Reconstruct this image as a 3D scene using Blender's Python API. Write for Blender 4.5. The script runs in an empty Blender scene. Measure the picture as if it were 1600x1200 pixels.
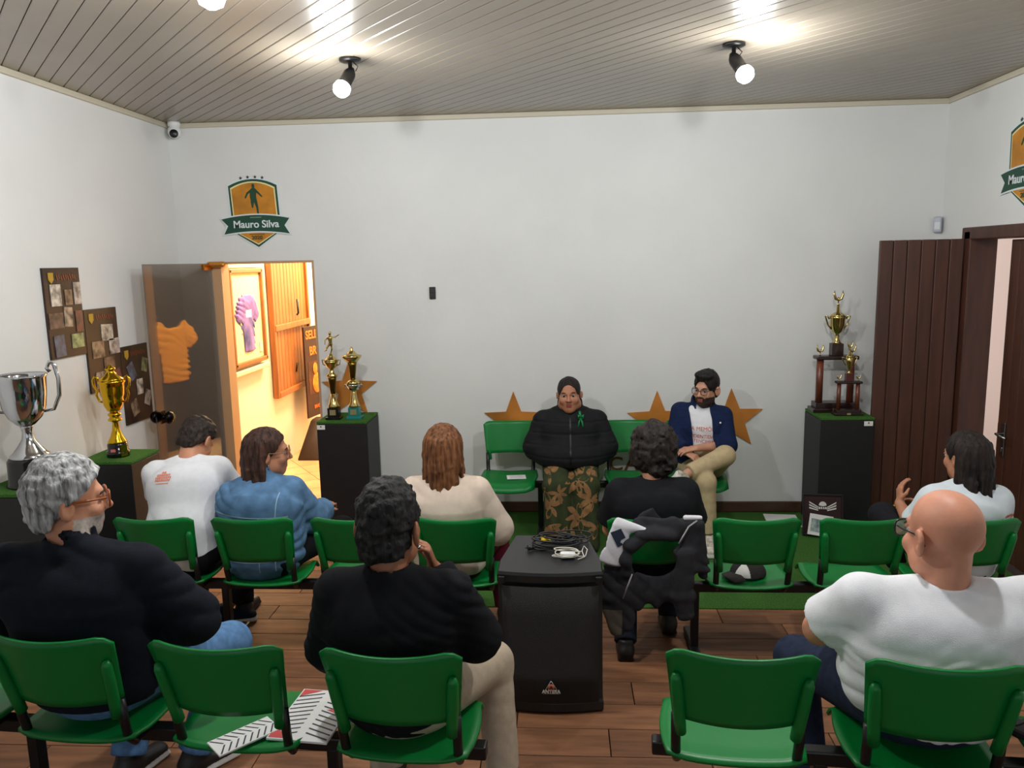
import bpy, bmesh, math, random
import numpy as np
from mathutils import Vector, Matrix
from mathutils.bvhtree import BVHTree
PI = math.pi
random.seed(7)
SC = bpy.context.scene
COL = SC.collection

# ------------------------------------------------------------------ camera, world, lights, exposure
FPX, PITCH, YAW, ROLL = 1218.4, 0.1565, 0.0657, 0.0205
def camera():
    cd = bpy.data.cameras.new('camera'); co = bpy.data.objects.new('camera', cd); COL.objects.link(co)
    cd.sensor_width = 36.0; cd.lens = FPX / 1600 * 36.0; cd.clip_start = .05
    cy, sy, cp, sp = math.cos(YAW), math.sin(YAW), math.cos(PITCH), math.sin(PITCH)
    f = Vector((-sy * cp, cy * cp, -sp)); r = Vector((cy, sy, 0)); d = f.cross(r)
    r2 = r * math.cos(ROLL) + d * math.sin(ROLL); d2 = d * math.cos(ROLL) - r * math.sin(ROLL)
    m = Matrix((r2, -d2, -f)).transposed().to_4x4(); m.translation = (0, 0, 2.15)
    co.matrix_world = m; SC.camera = co
camera()
SC.view_settings.view_transform = 'Standard'; SC.view_settings.look = 'None'
SC.view_settings.exposure = 0.10; SC.view_settings.gamma = 1.0; SC.view_settings.use_curve_mapping = False
W = bpy.data.worlds.new('world'); SC.world = W; W.use_nodes = True
W.node_tree.nodes['Background'].inputs[0].default_value = (.86, .93, 1.0, 1)
W.node_tree.nodes['Background'].inputs[1].default_value = 0.95

def lamp(name, kind, loc, energy, color=(1, 1, 1), size=.05, rot=None, **kw):
    ld = bpy.data.lights.new(name, kind); ld.energy = energy; ld.color = color
    if kind == 'AREA': ld.size = size
    else: ld.shadow_soft_size = size
    for k, v in kw.items(): setattr(ld, k, v)
    o = bpy.data.objects.new(name, ld); COL.objects.link(o); o.location = loc
    if rot: o.rotation_euler = rot
    return o
LAMP_W, LAMP_W2 = 36.0, 80.0
# lamps of the warm corridor behind the open doorway
lamp('corridor_lamp', 'AREA', (-2.35, 7.6, 2.9), 70, (1, .74, .44), .5)
lamp('corridor_lamp', 'AREA', (-2.3, 9.2, 2.9), 110, (1, .74, .44), .5)
lamp('picture_lamp', 'SPOT', (-2.75, 7.45, 2.6), 60, (1, .80, .52), .04, (0, -.45, 0), spot_size=1.5, spot_blend=.8)

# ------------------------------------------------------------------ materials
def srgb(r, g, b):
    f = lambda c: (c / 255 / 12.92) if c / 255 <= .04045 else ((c / 255 + .055) / 1.055) ** 2.4
    return (f(r), f(g), f(b), 1)
MATS = {}
def mat(name, rgb, rough=.5, metal=0., spec=.5, nscale=None, namp=.15, bump=0., bscale=None, stretch=None, rand=0., coat=0., rgb2=None, trans=0., ior=None, alpha=1., emit=0., sheen=0.):
    if name in MATS: return MATS[name]
    m = bpy.data.materials.new(name); m.use_nodes = True; nt = m.node_tree; N = nt.nodes; L = nt.links
    b = N['Principled BSDF']; c = srgb(*rgb)
    b.inputs['Base Color'].default_value = c; b.inputs['Roughness'].default_value = rough; b.inputs['Metallic'].default_value = metal
    b.inputs['Specular IOR Level'].default_value = spec
    if coat: b.inputs['Coat Weight'].default_value = coat
    if sheen: b.inputs['Sheen Weight'].default_value = sheen
    if trans: b.inputs['Transmission Weight'].default_value = trans
    if ior: b.inputs['IOR'].default_value = ior
    if alpha < 1: b.inputs['Alpha'].default_value = alpha
    if emit:
        b.inputs['Emission Color'].default_value = c; b.inputs['Emission Strength'].default_value = emit
    if nscale or bump or rand:
        tc = N.new('ShaderNodeTexCoord'); mp = N.new('ShaderNodeMapping')
        L.new(tc.outputs['Object'], mp.inputs['Vector'])
        if stretch: mp.inputs['Scale'].default_value = stretch
        oi = N.new('ShaderNodeObjectInfo')
        if rand:
            mu = N.new('ShaderNodeMath'); mu.operation = 'MULTIPLY'; mu.inputs[1].default_value = 37.
            L.new(oi.outputs['Random'], mu.inputs[0]); L.new(mu.outputs[0], mp.inputs['Location'])
        no = N.new('ShaderNodeTexNoise'); no.inputs['Scale'].default_value = nscale or 10; no.inputs['Detail'].default_value = 5
        L.new(mp.outputs[0], no.inputs['Vector'])
        if nscale:
            rp = N.new('ShaderNodeValToRGB'); a = rgb2 or rgb
            c1 = tuple(max(0, x * (1 - namp)) for x in c[:3]) + (1,)
            c2 = tuple(min(1, x * (1 + namp)) for x in c[:3]) + (1,) if not rgb2 else srgb(*rgb2)
            rp.color_ramp.elements[0].position = .32; rp.color_ramp.elements[0].color = c1
            rp.color_ramp.elements[1].position = .68; rp.color_ramp.elements[1].color = c2
            L.new(no.outputs['Fac'], rp.inputs['Fac']); out = rp.outputs['Color']
            if rand:
                hs = N.new('ShaderNodeHueSaturation')
                mr = N.new('ShaderNodeMapRange'); mr.inputs['To Min'].default_value = 1 - rand; mr.inputs['To Max'].default_value = 1 + rand
                L.new(oi.outputs['Random'], mr.inputs['Value']); L.new(mr.outputs[0], hs.inputs['Value']); L.new(out, hs.inputs['Color']); out = hs.outputs['Color']
            L.new(out, b.inputs['Base Color'])
        if bump:
            n2 = N.new('ShaderNodeTexNoise'); n2.inputs['Scale'].default_value = bscale or 60; n2.inputs['Detail'].default_value = 4
            L.new(mp.outputs[0], n2.inputs['Vector'])
            bp = N.new('ShaderNodeBump'); bp.inputs['Strength'].default_value = bump; bp.inputs['Distance'].default_value = .01
            L.new(n2.outputs['Fac'], bp.inputs['Height']); L.new(bp.outputs[0], b.inputs['Normal'])
    MATS[name] = m
    return m
WALL = mat('white_wall_paint', (219, 219, 217), .75, spec=.25, nscale=1.3, namp=.035, bump=.12, bscale=22)
CWALL = mat('cream_corridor_paint', (236, 228, 208), .8, spec=.2, nscale=2, namp=.05)
PVC = mat('grey_pvc_ceiling', (132, 122, 108), .27, spec=.6, nscale=3, namp=.04, rand=.035)
SLABM = mat('dark_ceiling_void', (132, 124, 112), .9)
TRIMM = mat('cream_trim', (196, 188, 168), .5)
WOOD = mat('wood_look_tile', (124, 84, 58), .55, spec=.3, nscale=5, namp=.32, stretch=(.6, 5, 5), rand=.22, bump=.06, bscale=30)
TERRA = mat('clay_floor_tile', (206, 160, 118), .35, nscale=6, namp=.12, rand=.08)
GROUT = mat('dark_grout', (48, 38, 32), .9)
TURF = mat('artificial_turf', (74, 120, 54), .95, spec=.1, nscale=160, namp=.5, bump=1., bscale=340)
BASEB = mat('brown_baseboard', (78, 52, 38), .5, nscale=8, namp=.15)
GREEN = mat('green_plastic', (1, 116, 48), .36, spec=.4, bump=.03, bscale=400)
BLACKM = mat('black_metal', (16, 16, 18), .38, spec=.5)
CHROME = mat('chrome', (200, 200, 204), .12, 1.)
SILVER = mat('silver_plate', (196, 198, 202), .1, 1.)
GOLD = mat('gold_plate', (214, 172, 40), .16, 1.)
PALEGOLD = mat('pale_gold_plate', (206, 184, 120), .18, 1.)
BLACKP = mat('black_plinth_paint', (22, 22, 24), .55, nscale=9, namp=.1)
GREYP = mat('charcoal_plinth_side', (48, 49, 50), .55)
DBROWN = mat('dark_brown_door_wood', (74, 42, 30), .45, nscale=4, namp=.22, stretch=(6, 6, .7), rand=.05, bump=.05, bscale=40)
STARM = mat('bronze_star_print', (180, 114, 46), .42, spec=.4, nscale=3.2, namp=.35, rand=.04)
WHITEP = mat('white_plastic', (226, 226, 226), .4)
PAPER = mat('white_paper', (232, 232, 230), .7)
SKIN = {}
def skin(n, rgb): return mat('skin_' + n, rgb, .5, spec=.4, nscale=14, namp=.09, bump=.05, bscale=120)
def cloth(n, rgb, amp=.12, rough=.9, ns=30, bump=.25): return mat('cloth_' + n, rgb, rough, spec=.15, nscale=ns, namp=amp, bump=bump, bscale=420, sheen=.0)
def hairm(n, rgb, rgb2=None, rough=.55): return mat('hair_' + n, rgb, rough, spec=.22, nscale=60, namp=.45, rgb2=rgb2, stretch=(1, 1, .12), bump=.6, bscale=110)

# ------------------------------------------------------------------ object helpers
def link(o, parent=None):
    COL.objects.link(o)
    if parent is not None: o.parent = parent
    return o
def tag(o, label=None, cat=None, group=None, kind=None):
    for k, v in (('label', label), ('category', cat), ('group', group), ('kind', kind)):
        if v: o[k] = v
    return o
def empty(name, loc=(0, 0, 0), rz=0., label=None, cat=None, group=None, kind=None):
    o = bpy.data.objects.new(name, None); o.empty_display_size = .1; link(o)
    o.location = loc; o.rotation_euler = (0, 0, rz)
    return tag(o, label, cat, group, kind)
def copy_tree(o, parent=None):
    c = o.copy(); COL.objects.link(c)
    if parent is not None: c.parent = parent
    for ch in list(o.children): copy_tree(ch, c)
    return c
class MB:
    """collects shapes into one mesh"""
    def __init__(s): s.v = []; s.f = []; s.m = []; s.sm = []
    def add(s, vs, fs, mi=0, smooth=False):
        n = len(s.v); s.v += [tuple(v) for v in vs]; s.f += [tuple(i + n for i in f) for f in fs]
        s.m += [mi] * len(fs); s.sm += [smooth] * len(fs); return s
    def box(s, c, size, rot=None, ch=0., mi=0):
        bm = bmesh.new(); bmesh.ops.create_cube(bm, size=1); bmesh.ops.scale(bm, vec=size, verts=bm.verts)
        if ch: bmesh.ops.bevel(bm, geom=list(bm.edges), offset=min(ch, min(size) * .45), segments=2, affect='EDGES', profile=.5)
        M = Matrix.Translation(c) @ (rot.to_4x4() if rot is not None else Matrix())
        bmesh.ops.transform(bm, matrix=M, verts=bm.verts); bm.verts.index_update()
        s.add([v.co.copy() for v in bm.verts], [[v.index for v in f.verts] for f in bm.faces], mi); bm.free(); return s
    def tube(s, pts, r, n=10, cap=True, mi=0, closed=False, flat=1.):
        pts = [Vector(p) for p in pts]; k = len(pts); rs = r if isinstance(r, (list, tuple)) else [r] * k
        vs = []; up = None
        for i, p in enumerate(pts):
            a = pts[(i - 1) % k] if (i or closed) else p; b = pts[(i + 1) % k] if (i < k - 1 or closed) else p
            t = (b - a); t = t.normalized() if t.length > 1e-9 else Vector((0, 0, 1))
            if up is None: up = t.orthogonal().normalized()
            up = (up - t * up.dot(t)); up = up.normalized() if up.length > 1e-6 else t.orthogonal().normalized()
            w = t.cross(up)
            for j in range(n):
                q = 2 * PI * j / n; vs.append(p + (up * math.cos(q) + w * math.sin(q) * flat) * rs[i])
        fs = []
        for i in range(k if closed else k - 1):
            for j in range(n):
                a = i * n + j; b = i * n + (j + 1) % n; i2 = ((i + 1) % k) * n
                fs.append((a, b, i2 + (j + 1) % n, i2 + j))
        if cap and not closed: fs += [tuple(range(n - 1, -1, -1)), tuple((k - 1) * n + j for j in range(n))]
        return s.add(vs, fs, mi, True)
    def lathe(s, prof, c=(0, 0, 0), n=28, mi=0, sx=1., sy=1.):
        vs = []; fs = []
        for r, z in prof:
            for j in range(n):
                q = 2 * PI * j / n; vs.append((c[0] + r * math.cos(q) * sx, c[1] + r * math.sin(q) * sy, c[2] + z))
        for i in range(len(prof) - 1):
            for j in range(n): fs.append((i * n + j, i * n + (j + 1) % n, (i + 1) * n + (j + 1) % n, (i + 1) * n + j))
        fs += [tuple(range(n - 1, -1, -1)), tuple((len(prof) - 1) * n + j for j in range(n))]
        return s.add(vs, fs, mi, True)
    def prism(s, outline, d0, d1, mi=0, plane='xz'):
        """outline polygon (counter-clockwise seen from -y for xz) extruded from d0 to d1 along the third axis"""
        n = len(outline)
        put = {'xz': lambda a, b, d: (a, d, b), 'xy': lambda a, b, d: (a, b, d), 'yz': lambda a, b, d: (d, a, b)}[plane]
        vs = [put(a, b, d0) for a, b in outline] + [put(a, b, d1) for a, b in outline]
        fs = [tuple(range(n)), tuple(range(2 * n - 1, n - 1, -1))] + [(i, i + n, (i + 1) % n + n, (i + 1) % n) for i in range(n)]
        return s.add(vs, fs, mi)
    def ball(s, c, r, n=12, mi=0):
        rr = r if isinstance(r, (tuple, list)) else (r, r, r); vs = []; fs = []; m = max(6, n // 2 + 2)
        for i in range(m + 1):
            a = PI * i / m
            for j in range(n):
                q = 2 * PI * j / n; vs.append((c[0] + rr[0] * math.sin(a) * math.cos(q), c[1] + rr[1] * math.sin(a) * math.sin(q), c[2] + rr[2] * math.cos(a)))
        for i in range(m):
            for j in range(n): fs.append((i * n + j, (i + 1) * n + j, (i + 1) * n + (j + 1) % n, i * n + (j + 1) % n))
        return s.add(vs, fs, mi, True)
    def shell(s, fn, nu, nv, th, mi=0):
        """a curved sheet fn(u,v) with thickness"""
        P = [[Vector(fn(-1 + 2 * i / nu, j / nv)) for i in range(nu + 1)] for j in range(nv + 1)]
        vs = []
        for side in (-.5, .5):
            for j in range(nv + 1):
                for i in range(nu + 1):
                    du = P[j][min(i + 1, nu)] - P[j][max(i - 1, 0)]; dv = P[min(j + 1, nv)][i] - P[max(j - 1, 0)][i]
                    nn = du.cross(dv); nn = nn.normalized() if nn.length > 1e-9 else Vector((0, 0, 1))
                    vs.append(P[j][i] + nn * th * side)
        w = nu + 1; o = w * (nv + 1); fs = []
        for j in range(nv):
            for i in range(nu):
                a = j * w + i; fs.append((a, a + w, a + w + 1, a + 1)); fs.append((o + a, o + a + 1, o + a + w + 1, o + a + w))
        rim = [i for i in range(nu)] + [j * w + nu for j in range(nv)] + [nv * w + i for i in range(nu, 0, -1)] + [j * w for j in range(nv, 0, -1)]
        for a, b in zip(rim, rim[1:] + rim[:1]): fs.append((a, b, o + b, o + a))
        return s.add(vs, fs, mi, True)
    def build(s, name, mats, parent=None, loc=None):
        me = bpy.data.meshes.new(name); me.from_pydata([tuple(v) for v in s.v], [], s.f)
        for m in (mats if isinstance(mats, (list, tuple)) else [mats]): me.materials.append(m)
        me.polygons.foreach_set('material_index', s.m); me.polygons.foreach_set('use_smooth', s.sm)
        bm = bmesh.new(); bm.from_mesh(me); bmesh.ops.recalc_face_normals(bm, faces=bm.faces); bm.to_mesh(me); bm.free()
        o = bpy.data.objects.new(name, me); link(o, parent)
        if loc is not None: o.location = loc
        return o
def text_mesh(txt, size, depth=.002, font_scale_x=1., bold=0.):
    cu = bpy.data.curves.new('lettering', 'FONT'); cu.body = txt; cu.size = size; cu.align_x = 'CENTER'; cu.align_y = 'CENTER'; cu.extrude = depth / 2; cu.offset = bold
    o = bpy.data.objects.new('lettering', cu); COL.objects.link(o)
    dg = bpy.context.evaluated_depsgraph_get(); me = bpy.data.meshes.new_from_object(o.evaluated_get(dg))
    COL.objects.unlink(o); bpy.data.objects.remove(o); bpy.data.curves.remove(cu)
    for v in me.vertices: v.co.x *= font_scale_x
    return me
def wall_text(txt, size, m, parent, loc, rot=(PI / 2, 0, 0), name='lettering', sx=1., bold=0., depth=.003):
    me = text_mesh(txt, size, depth, sx, bold); me.materials.clear(); me.materials.append(m)
    o = bpy.data.objects.new(name, me); link(o, parent); o.location = loc; o.rotation_euler = rot
    return o
def struct(o): o['kind'] = 'structure'; return o

# ------------------------------------------------------------------ distance-field modelling
def smin(a, b, k):
    h = np.clip(.5 + .5 * (b - a) / k, 0, 1); return b * (1 - h) + a * h - k * h * (1 - h)
def A(p): return np.asarray(p, np.float32)
def cone(a, b, r1, r2):
    a, b = A(a), A(b); ba = b - a; L2 = float(ba @ ba) + 1e-12
    def f(P):
        pa = P - a; h = np.clip(pa @ ba / L2, 0, 1); return np.linalg.norm(pa - h[:, None] * ba, axis=1) - (r1 + (r2 - r1) * h)
    return f
def ell(c, r, R=None):
    c, r = A(c), A(r); R = None if R is None else A(R)
    def f(P):
        q = P - c
        if R is not None: q = q @ R
        k0 = np.linalg.norm(q / r, axis=1); k1 = np.linalg.norm(q / (r * r), axis=1) + 1e-9
        return k0 * (k0 - 1) / k1
    return f
def ecap(a, b, r1, r2, xd):
    """capsule with elliptical section: r=(half width along xd, half depth across)"""
    a, b = A(a), A(b); ba = b - a; L = float(np.linalg.norm(ba)) + 1e-9; w = ba / L
    x = A(xd); x = x - w * float(x @ w); x /= np.linalg.norm(x) + 1e-9; y = np.cross(w, x)
    def f(P):
        pa = P - a; t = pa @ w; h = np.clip(t / L, 0, 1); e = t - h * L
        rx = r1[0] + (r2[0] - r1[0]) * h; ry = r1[1] + (r2[1] - r1[1]) * h; rm = np.minimum(rx, ry)
        k = np.sqrt((pa @ x / rx) ** 2 + (pa @ y / ry) ** 2 + (e / rm) ** 2); return (k - 1) * rm
    return f
def rbox(c, hs, r, R=None):
    c, hs = A(c), A(hs); R = None if R is None else A(R)
    def f(P):
        q = P - c
        if R is not None: q = q @ R
        q = np.abs(q) - (hs - r); return np.linalg.norm(np.maximum(q, 0), axis=1) + np.minimum(q.max(1), 0) - r
    return f
def half(p, n):
    p, n = A(p), A(n); n = n / np.linalg.norm(n)
    return lambda P: (P - p) @ n            # negative on the side against n
def union(fs, k=.02):
    def f(P):
        d = fs[0](P)
        for g in fs[1:]: d = smin(d, g(P), k)
        return d
    return f
def cut(f, *gs):
    def g(P):
        d = f(P)
        for q in gs: d = np.maximum(d, q(P))
        return d
    return g
def minus(f, *gs, k=.004):
    def g(P):
        d = f(P)
        for q in gs: d = -smin(-d, q(P), k)
        return d
    return g
def vnoise(P):
    i = np.floor(P).astype(np.int64); f = (P - i).astype(np.float32); f = f * f * (3 - 2 * f); out = 0
    for dx in (0, 1):
        for dy in (0, 1):
            for dz in (0, 1):
                n = (i[:, 0] + dx) * 73856093 ^ (i[:, 1] + dy) * 19349663 ^ (i[:, 2] + dz) * 83492791
                n = (n ^ (n >> 13)) * 1274126177; v = ((n ^ (n >> 16)) & 0xffff) / 32768. - 1
                out = out + v * (f[:, 0] if dx else 1 - f[:, 0]) * (f[:, 1] if dy else 1 - f[:, 1]) * (f[:, 2] if dz else 1 - f[:, 2])
    return out.astype(np.float32)
def rough_up(f, amp, scale, seed=0., ridge=False, mask=None):
    sc = A(scale if hasattr(scale, '__len__') else (scale,) * 3)
    def g(P):
        d = f(P); n = vnoise(P * sc + seed)
        if ridge: n = 1 - 2 * np.abs(n) ** .8
        if mask is not None: n = n * mask(P)
        return d - amp * n
    return g
def folds(f, amp, freq, warp=.5, seed=0., axis=(0, 0, 1), mask=None):
    """soft cloth folds running across the axis"""
    ax = A(axis); ax = ax / np.linalg.norm(ax)
    def g(P):
        d = f(P); near = np.abs(d) < .05
        if near.any():
            Q = P[near]; ph = Q @ ax * freq + warp * 6.28 * vnoise(Q * A((4, 4, 4)) + seed)
            m = np.clip(vnoise(Q * 5 + seed + 9.3) + .35, 0, 1)
            if mask is not None: m = m * mask(Q)
            d = d.copy(); d[near] -= amp * m * (np.abs(np.sin(ph)) ** .7 - .6)
        return d
    return g
def mesh_sdf(f, lo, hi, h, name, mats, parent=None, origin=(0, 0, 0), matfn=None, smooth=1, cf=4, margin=.0):
    lo, hi = A(lo), A(hi); nc = np.ceil((hi - lo) / (h * cf)).astype(int); g = [np.arange(n) for n in nc]
    C = np.stack(np.meshgrid(*g, indexing='ij'), -1).reshape(-1, 3)
    ctr = (lo + (C + .5) * h * cf).astype(np.float32); d = np.concatenate([f(x) for x in np.array_split(ctr, max(1, len(ctr) // 200000))])
    C = C[np.abs(d) < h * cf * 1.1 + margin]
    off = np.stack(np.meshgrid(*[np.arange(cf)] * 3, indexing='ij'), -1).reshape(-1, 3)
    cells = (C[:, None, :] * cf + off[None]).reshape(-1, 3).astype(np.int64); N = (nc * cf + 2).astype(np.int64)
    lin = lambda c: (c[:, 0] * N[1] + c[:, 1]) * N[2] + c[:, 2]
    cor = np.stack(np.meshgrid((0, 1), (0, 1), (0, 1), indexing='ij'), -1).reshape(-1, 3)
    ids = np.stack([lin(cells + c) for c in cor], 1); uq, inv = np.unique(ids, return_inverse=True); inv = inv.reshape(ids.shape)
    k = uq % N[2]; j = (uq // N[2]) % N[1]; i = uq // (N[1] * N[2])
    P = (lo + np.stack([i, j, k], 1) * h).astype(np.float32); val = np.concatenate([f(x) for x in np.array_split(P, max(1, len(P) // 200000))])
    V = val[inv]; act = (V < 0).any(1) & (V >= 0).any(1); cells = cells[act]; V = V[act]
    acc = np.zeros((len(cells), 3)); cnt = np.zeros(len(cells))
    for a in range(8):
        for ax in range(3):
            if cor[a][ax]: continue
            b = a + (4, 2, 1)[ax]; va, vb = V[:, a], V[:, b]; x = (va < 0) != (vb < 0); t = np.where(x, va / np.where(x, va - vb, 1), 0)
            p = np.repeat(cor[a][None].astype(float), len(cells), 0); p[:, ax] += t; acc += p * x[:, None]; cnt += x
    verts = lo + (cells + acc / cnt[:, None]) * h
    cl = lin(cells); order = np.argsort(cl); srt = cl[order]; quads = []
    stride = np.array([N[1] * N[2], N[2], 1])
    for ax in range(3):
        u, v = [(1, 2), (2, 0), (0, 1)][ax]; b = (4, 2, 1)[ax]; x = (V[:, 0] < 0) != (V[:, b] < 0); base = cl[x]
        def look(q):
            p = np.clip(np.searchsorted(srt, q), 0, len(srt) - 1); return np.where(srt[p] == q, order[p], -1)
        q = np.stack([np.nonzero(x)[0], look(base - stride[u]), look(base - stride[u] - stride[v]), look(base - stride[v])], 1)
        fl = V[x, 0] >= 0; q[fl] = q[fl][:, ::-1]; quads.append(q[(q >= 0).all(1)])
    quads = np.concatenate(quads)[:, ::-1]
    for _ in range(smooth):
        s = np.zeros_like(verts); c = np.zeros(len(verts))
        for a in range(4):
            for e in (1, 3): np.add.at(s, quads[:, a], verts[quads[:, (a + e) % 4]]); np.add.at(c, quads[:, a], 1)
        verts = verts + .5 * (s / np.maximum(c, 1)[:, None] - verts)
    me = bpy.data.meshes.new(name); vv = (verts - A(origin)).astype(np.float32)
    me.vertices.add(len(vv)); me.vertices.foreach_set('co', vv.ravel()); nq = len(quads)
    me.loops.add(nq * 4); me.loops.foreach_set('vertex_index', quads.ravel().astype(np.int32)); me.polygons.add(nq)
    me.polygons.foreach_set('loop_start', np.arange(0, nq * 4, 4, dtype=np.int32))
    for m in (mats if isinstance(mats, (list, tuple)) else [mats]): me.materials.append(m)
    if matfn is not None:
        me.polygons.foreach_set('material_index', matfn(verts[quads].mean(1).astype(np.float32)).astype(np.int32))
    me.update(calc_edges=True); me.polygons.foreach_set('use_smooth', np.ones(nq, bool)); me.validate()
    o = bpy.data.objects.new(name, me); link(o, parent)
    if parent is None: o.location = origin
    o_bvh[o.name] = (verts, quads)
    return o
o_bvh = {}
def bvh_of(o):
    v, q = o_bvh[o.name]; return BVHTree.FromPolygons(v.tolist(), q.tolist())
def project(bvh, pts, d, off=.002):
    d = Vector(d).normalized(); out = []
    for p in pts:
        hit = bvh.ray_cast(Vector(p), d); out.append((hit[0] - d * off) if hit[0] is not None else None)
    return out
def decal(name, mb, bvh, d, m, parent, origin, off=.0025):
    """lay flat print polygons of mb (world points) onto a garment along d"""
    pr = project(bvh, mb.v, d, off); fs = [f for f in mb.f if all(pr[i] is not None for i in f)]
    o2 = MB(); o2.v = [tuple((p - Vector(origin)) if p is not None else (0, 0, 0)) for p in pr]; o2.f = fs; o2.m = [0] * len(fs); o2.sm = [True] * len(fs)
    used = sorted({i for f in fs for i in f}); ix = {a: b for b, a in enumerate(used)}
    o2.v = [o2.v[i] for i in used]; o2.f = [tuple(ix[i] for i in f) for f in fs]
    return o2.build(name, m, parent)

# ------------------------------------------------------------------ the room
XL, XR, YB, YF, ZC, TIER, TY = -3.223, 3.003, 6.481, -1.4, 3.32, .16, 3.66
DX0, DX1, DZ = -2.945, -2.067, 2.19          # doorway in the back wall
RY0, RY1, RZ = 4.85, 6.05, 2.26              # doorway in the right wall
b = MB(); T = .15
b.box(((XL + DX0) / 2 - T / 2, YB + T / 2, ZC / 2), (DX0 - XL + T, T, ZC)); b.box(((DX1 + XR) / 2 + T / 2, YB + T / 2, ZC / 2), (XR - DX1 + T, T, ZC))
b.box(((DX0 + DX1) / 2, YB + T / 2, (DZ + ZC) / 2), (DX1 - DX0, T, ZC - DZ)); struct(b.build('wall_back', WALL))
b = MB(); b.box((XL - T / 2, (YF + YB) / 2, ZC / 2), (T, YB - YF, ZC)); struct(b.build('wall_left', WALL))
b = MB(); b.box((XR + T / 2, (YF + RY0) / 2, ZC / 2), (T, RY0 - YF, ZC)); b.box((XR + T / 2, (RY1 + YB) / 2, ZC / 2), (T, YB - RY1, ZC))
b.box((XR + T / 2, (RY0 + RY1) / 2, (RZ + ZC) / 2), (T, RY1 - RY0, ZC - RZ)); struct(b.build('wall_right', WALL))
b = MB(); w0 = (XL, -2.35, -.45, .45, 2.3, XR)          # unseen wall behind the camera; two tall window openings added to let daylight in
for x0, x1 in ((XL, -2.35), (-.45, .45), (2.3, XR)): b.box(((x0 + x1) / 2, YF - T / 2, ZC / 2), (x1 - x0, T, ZC))
for x0, x1 in ((-2.35, -.45), (.45, 2.3)):
    b.box(((x0 + x1) / 2, YF - T / 2, .425), (x1 - x0, T, .85)); b.box(((x0 + x1) / 2, YF - T / 2, (2.95 + ZC) / 2), (x1 - x0, T, ZC - 2.95))
struct(b.build('wall_front', WALL))
# ceiling: a void above and narrow boards laid diagonally
b = MB(); b.box((0, (YF + YB) / 2, ZC + .0535), (XR - XL + .3, YB - YF + .3, .08)); ceil = struct(b.build('ceiling', SLABM))
pd = Vector((-.66, .752)).normalized(); pn = Vector((-pd.y, pd.x)) * -1     # along the boards and across them
def clip_poly(poly, n, c, sgn):
    out = []
    for p, q in zip(poly, poly[1:] + poly[:1]):
        a, e = sgn * (p.dot(n) - c), sgn * (q.dot(n) - c)
        if a >= 0: out.append(p)
        if (a >= 0) != (e >= 0): out.append(p + (q - p) * (a / (a - e)))
    return out
rect = [Vector((XL, -.6)), Vector((XR, -.6)), Vector((XR, YB)), Vector((XL, YB))]
cmin = min(p.dot(pn) for p in rect); cmax = max(p.dot(pn) for p in rect); c = cmin + .03; PW = .0935
while c < cmax:
    poly = clip_poly(clip_poly(rect, pn, c + .002, 1), pn, c + PW - .002, -1)
    if len(poly) >= 3:
        b = MB(); ins = clip_poly(clip_poly(rect, pn, c + .006, 1), pn, c + PW - .006, -1)
        b.prism([(p.x, p.y) for p in poly], ZC + .003, ZC + .014, plane='xy')
        if len(ins) == len(poly):
            n = len(ins); vs = [(p.x, p.y, ZC) for p in ins] + [(p.x, p.y, ZC + .003) for p in poly]
            b.add(vs, [tuple(range(n))] + [(i, (i + 1) % n, n + (i + 1) % n, n + i) for i in range(n)])
        b.build('ceiling_plank', PVC, ceil)
    c += PW
for nm, p, s in (('trim_1', ((XL + XR) / 2, YB - .012, ZC - .02), (XR - XL, .024, .04)), ('trim_2', (XL + .012, (YF + YB) / 2, ZC - .02), (.024, YB - YF, .04)), ('trim_3', (XR - .012, (YF + YB) / 2, ZC - .02), (.024, YB - YF, .04))):
    b = MB(); b.box(p, s, ch=.008); struct(b.build(nm, TRIMM))
# floor: dark bed, wood-look tiles on two levels, artificial turf by the wall
b = MB(); b.box((0, (YB + TY) / 2, -.06), (XR - XL, YB - TY, .1)); b.box((0, (YF + TY) / 2 - .004, (TIER - .12) / 2 - .006), (XR - XL, TY - YF, TIER + .1))
floor = struct(b.build('floor', GROUT))
tile_cache = {}
def tiles(x0, x1, y0, y1, z, tw, td, m, parent, name, off=.37):
    j = 0; y = y0
    while y < y1 - .02:
        d = min(td, y1 - y); x = x0 - ((j * off) % 1) * tw
        while x < x1 - .02:
            a, e = max(x, x0), min(x + tw, x1)
            if e - a > .03:
                key = (round(e - a, 3), round(d, 3), m.name)
                if key not in tile_cache:
                    bb = MB(); bb.box((0, 0, 0), (e - a - .004, d - .004, .012), ch=.0025); o = bb.build(name, m, parent); tile_cache[key] = o.data
                else:
                    o = link(bpy.data.objects.new(name, tile_cache[key]), parent)
                o.location = ((a + e) / 2, y + d / 2, z - .006)
            x += tw
        y += td; j += 1
TURX = -1.36
tiles(XL, XR, TY, 4.61, 0, .92, .19, WOOD, floor, 'floor_tile')
tiles(XL, TURX, 4.61, YB, 0, .92, .19, WOOD, floor, 'floor_tile', .41)
tiles(XL, XR, TY - 2.66, TY, TIER, .92, .19, WOOD, floor, 'floor_tile', .43)
b = MB(); b.box((0, TY + .004, TIER / 2 - .01), (XR - XL, .008, TIER - .02)); b.build('step_riser', WOOD, floor)
b = MB(); b.box(((TURX + XR) / 2, (4.61 + YB) / 2, -.003), (XR - TURX, YB - 4.61, .02), ch=.004)
tag(b.build('turf_carpet', TURF), 'green artificial turf carpet in front of the white wall', 'carpet')
b = MB(); b.box(((DX1 + XR) / 2, YB - .008, .055), (XR - DX1, .016, .09), ch=.004); struct(b.build('baseboard_back', BASEB))
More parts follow.
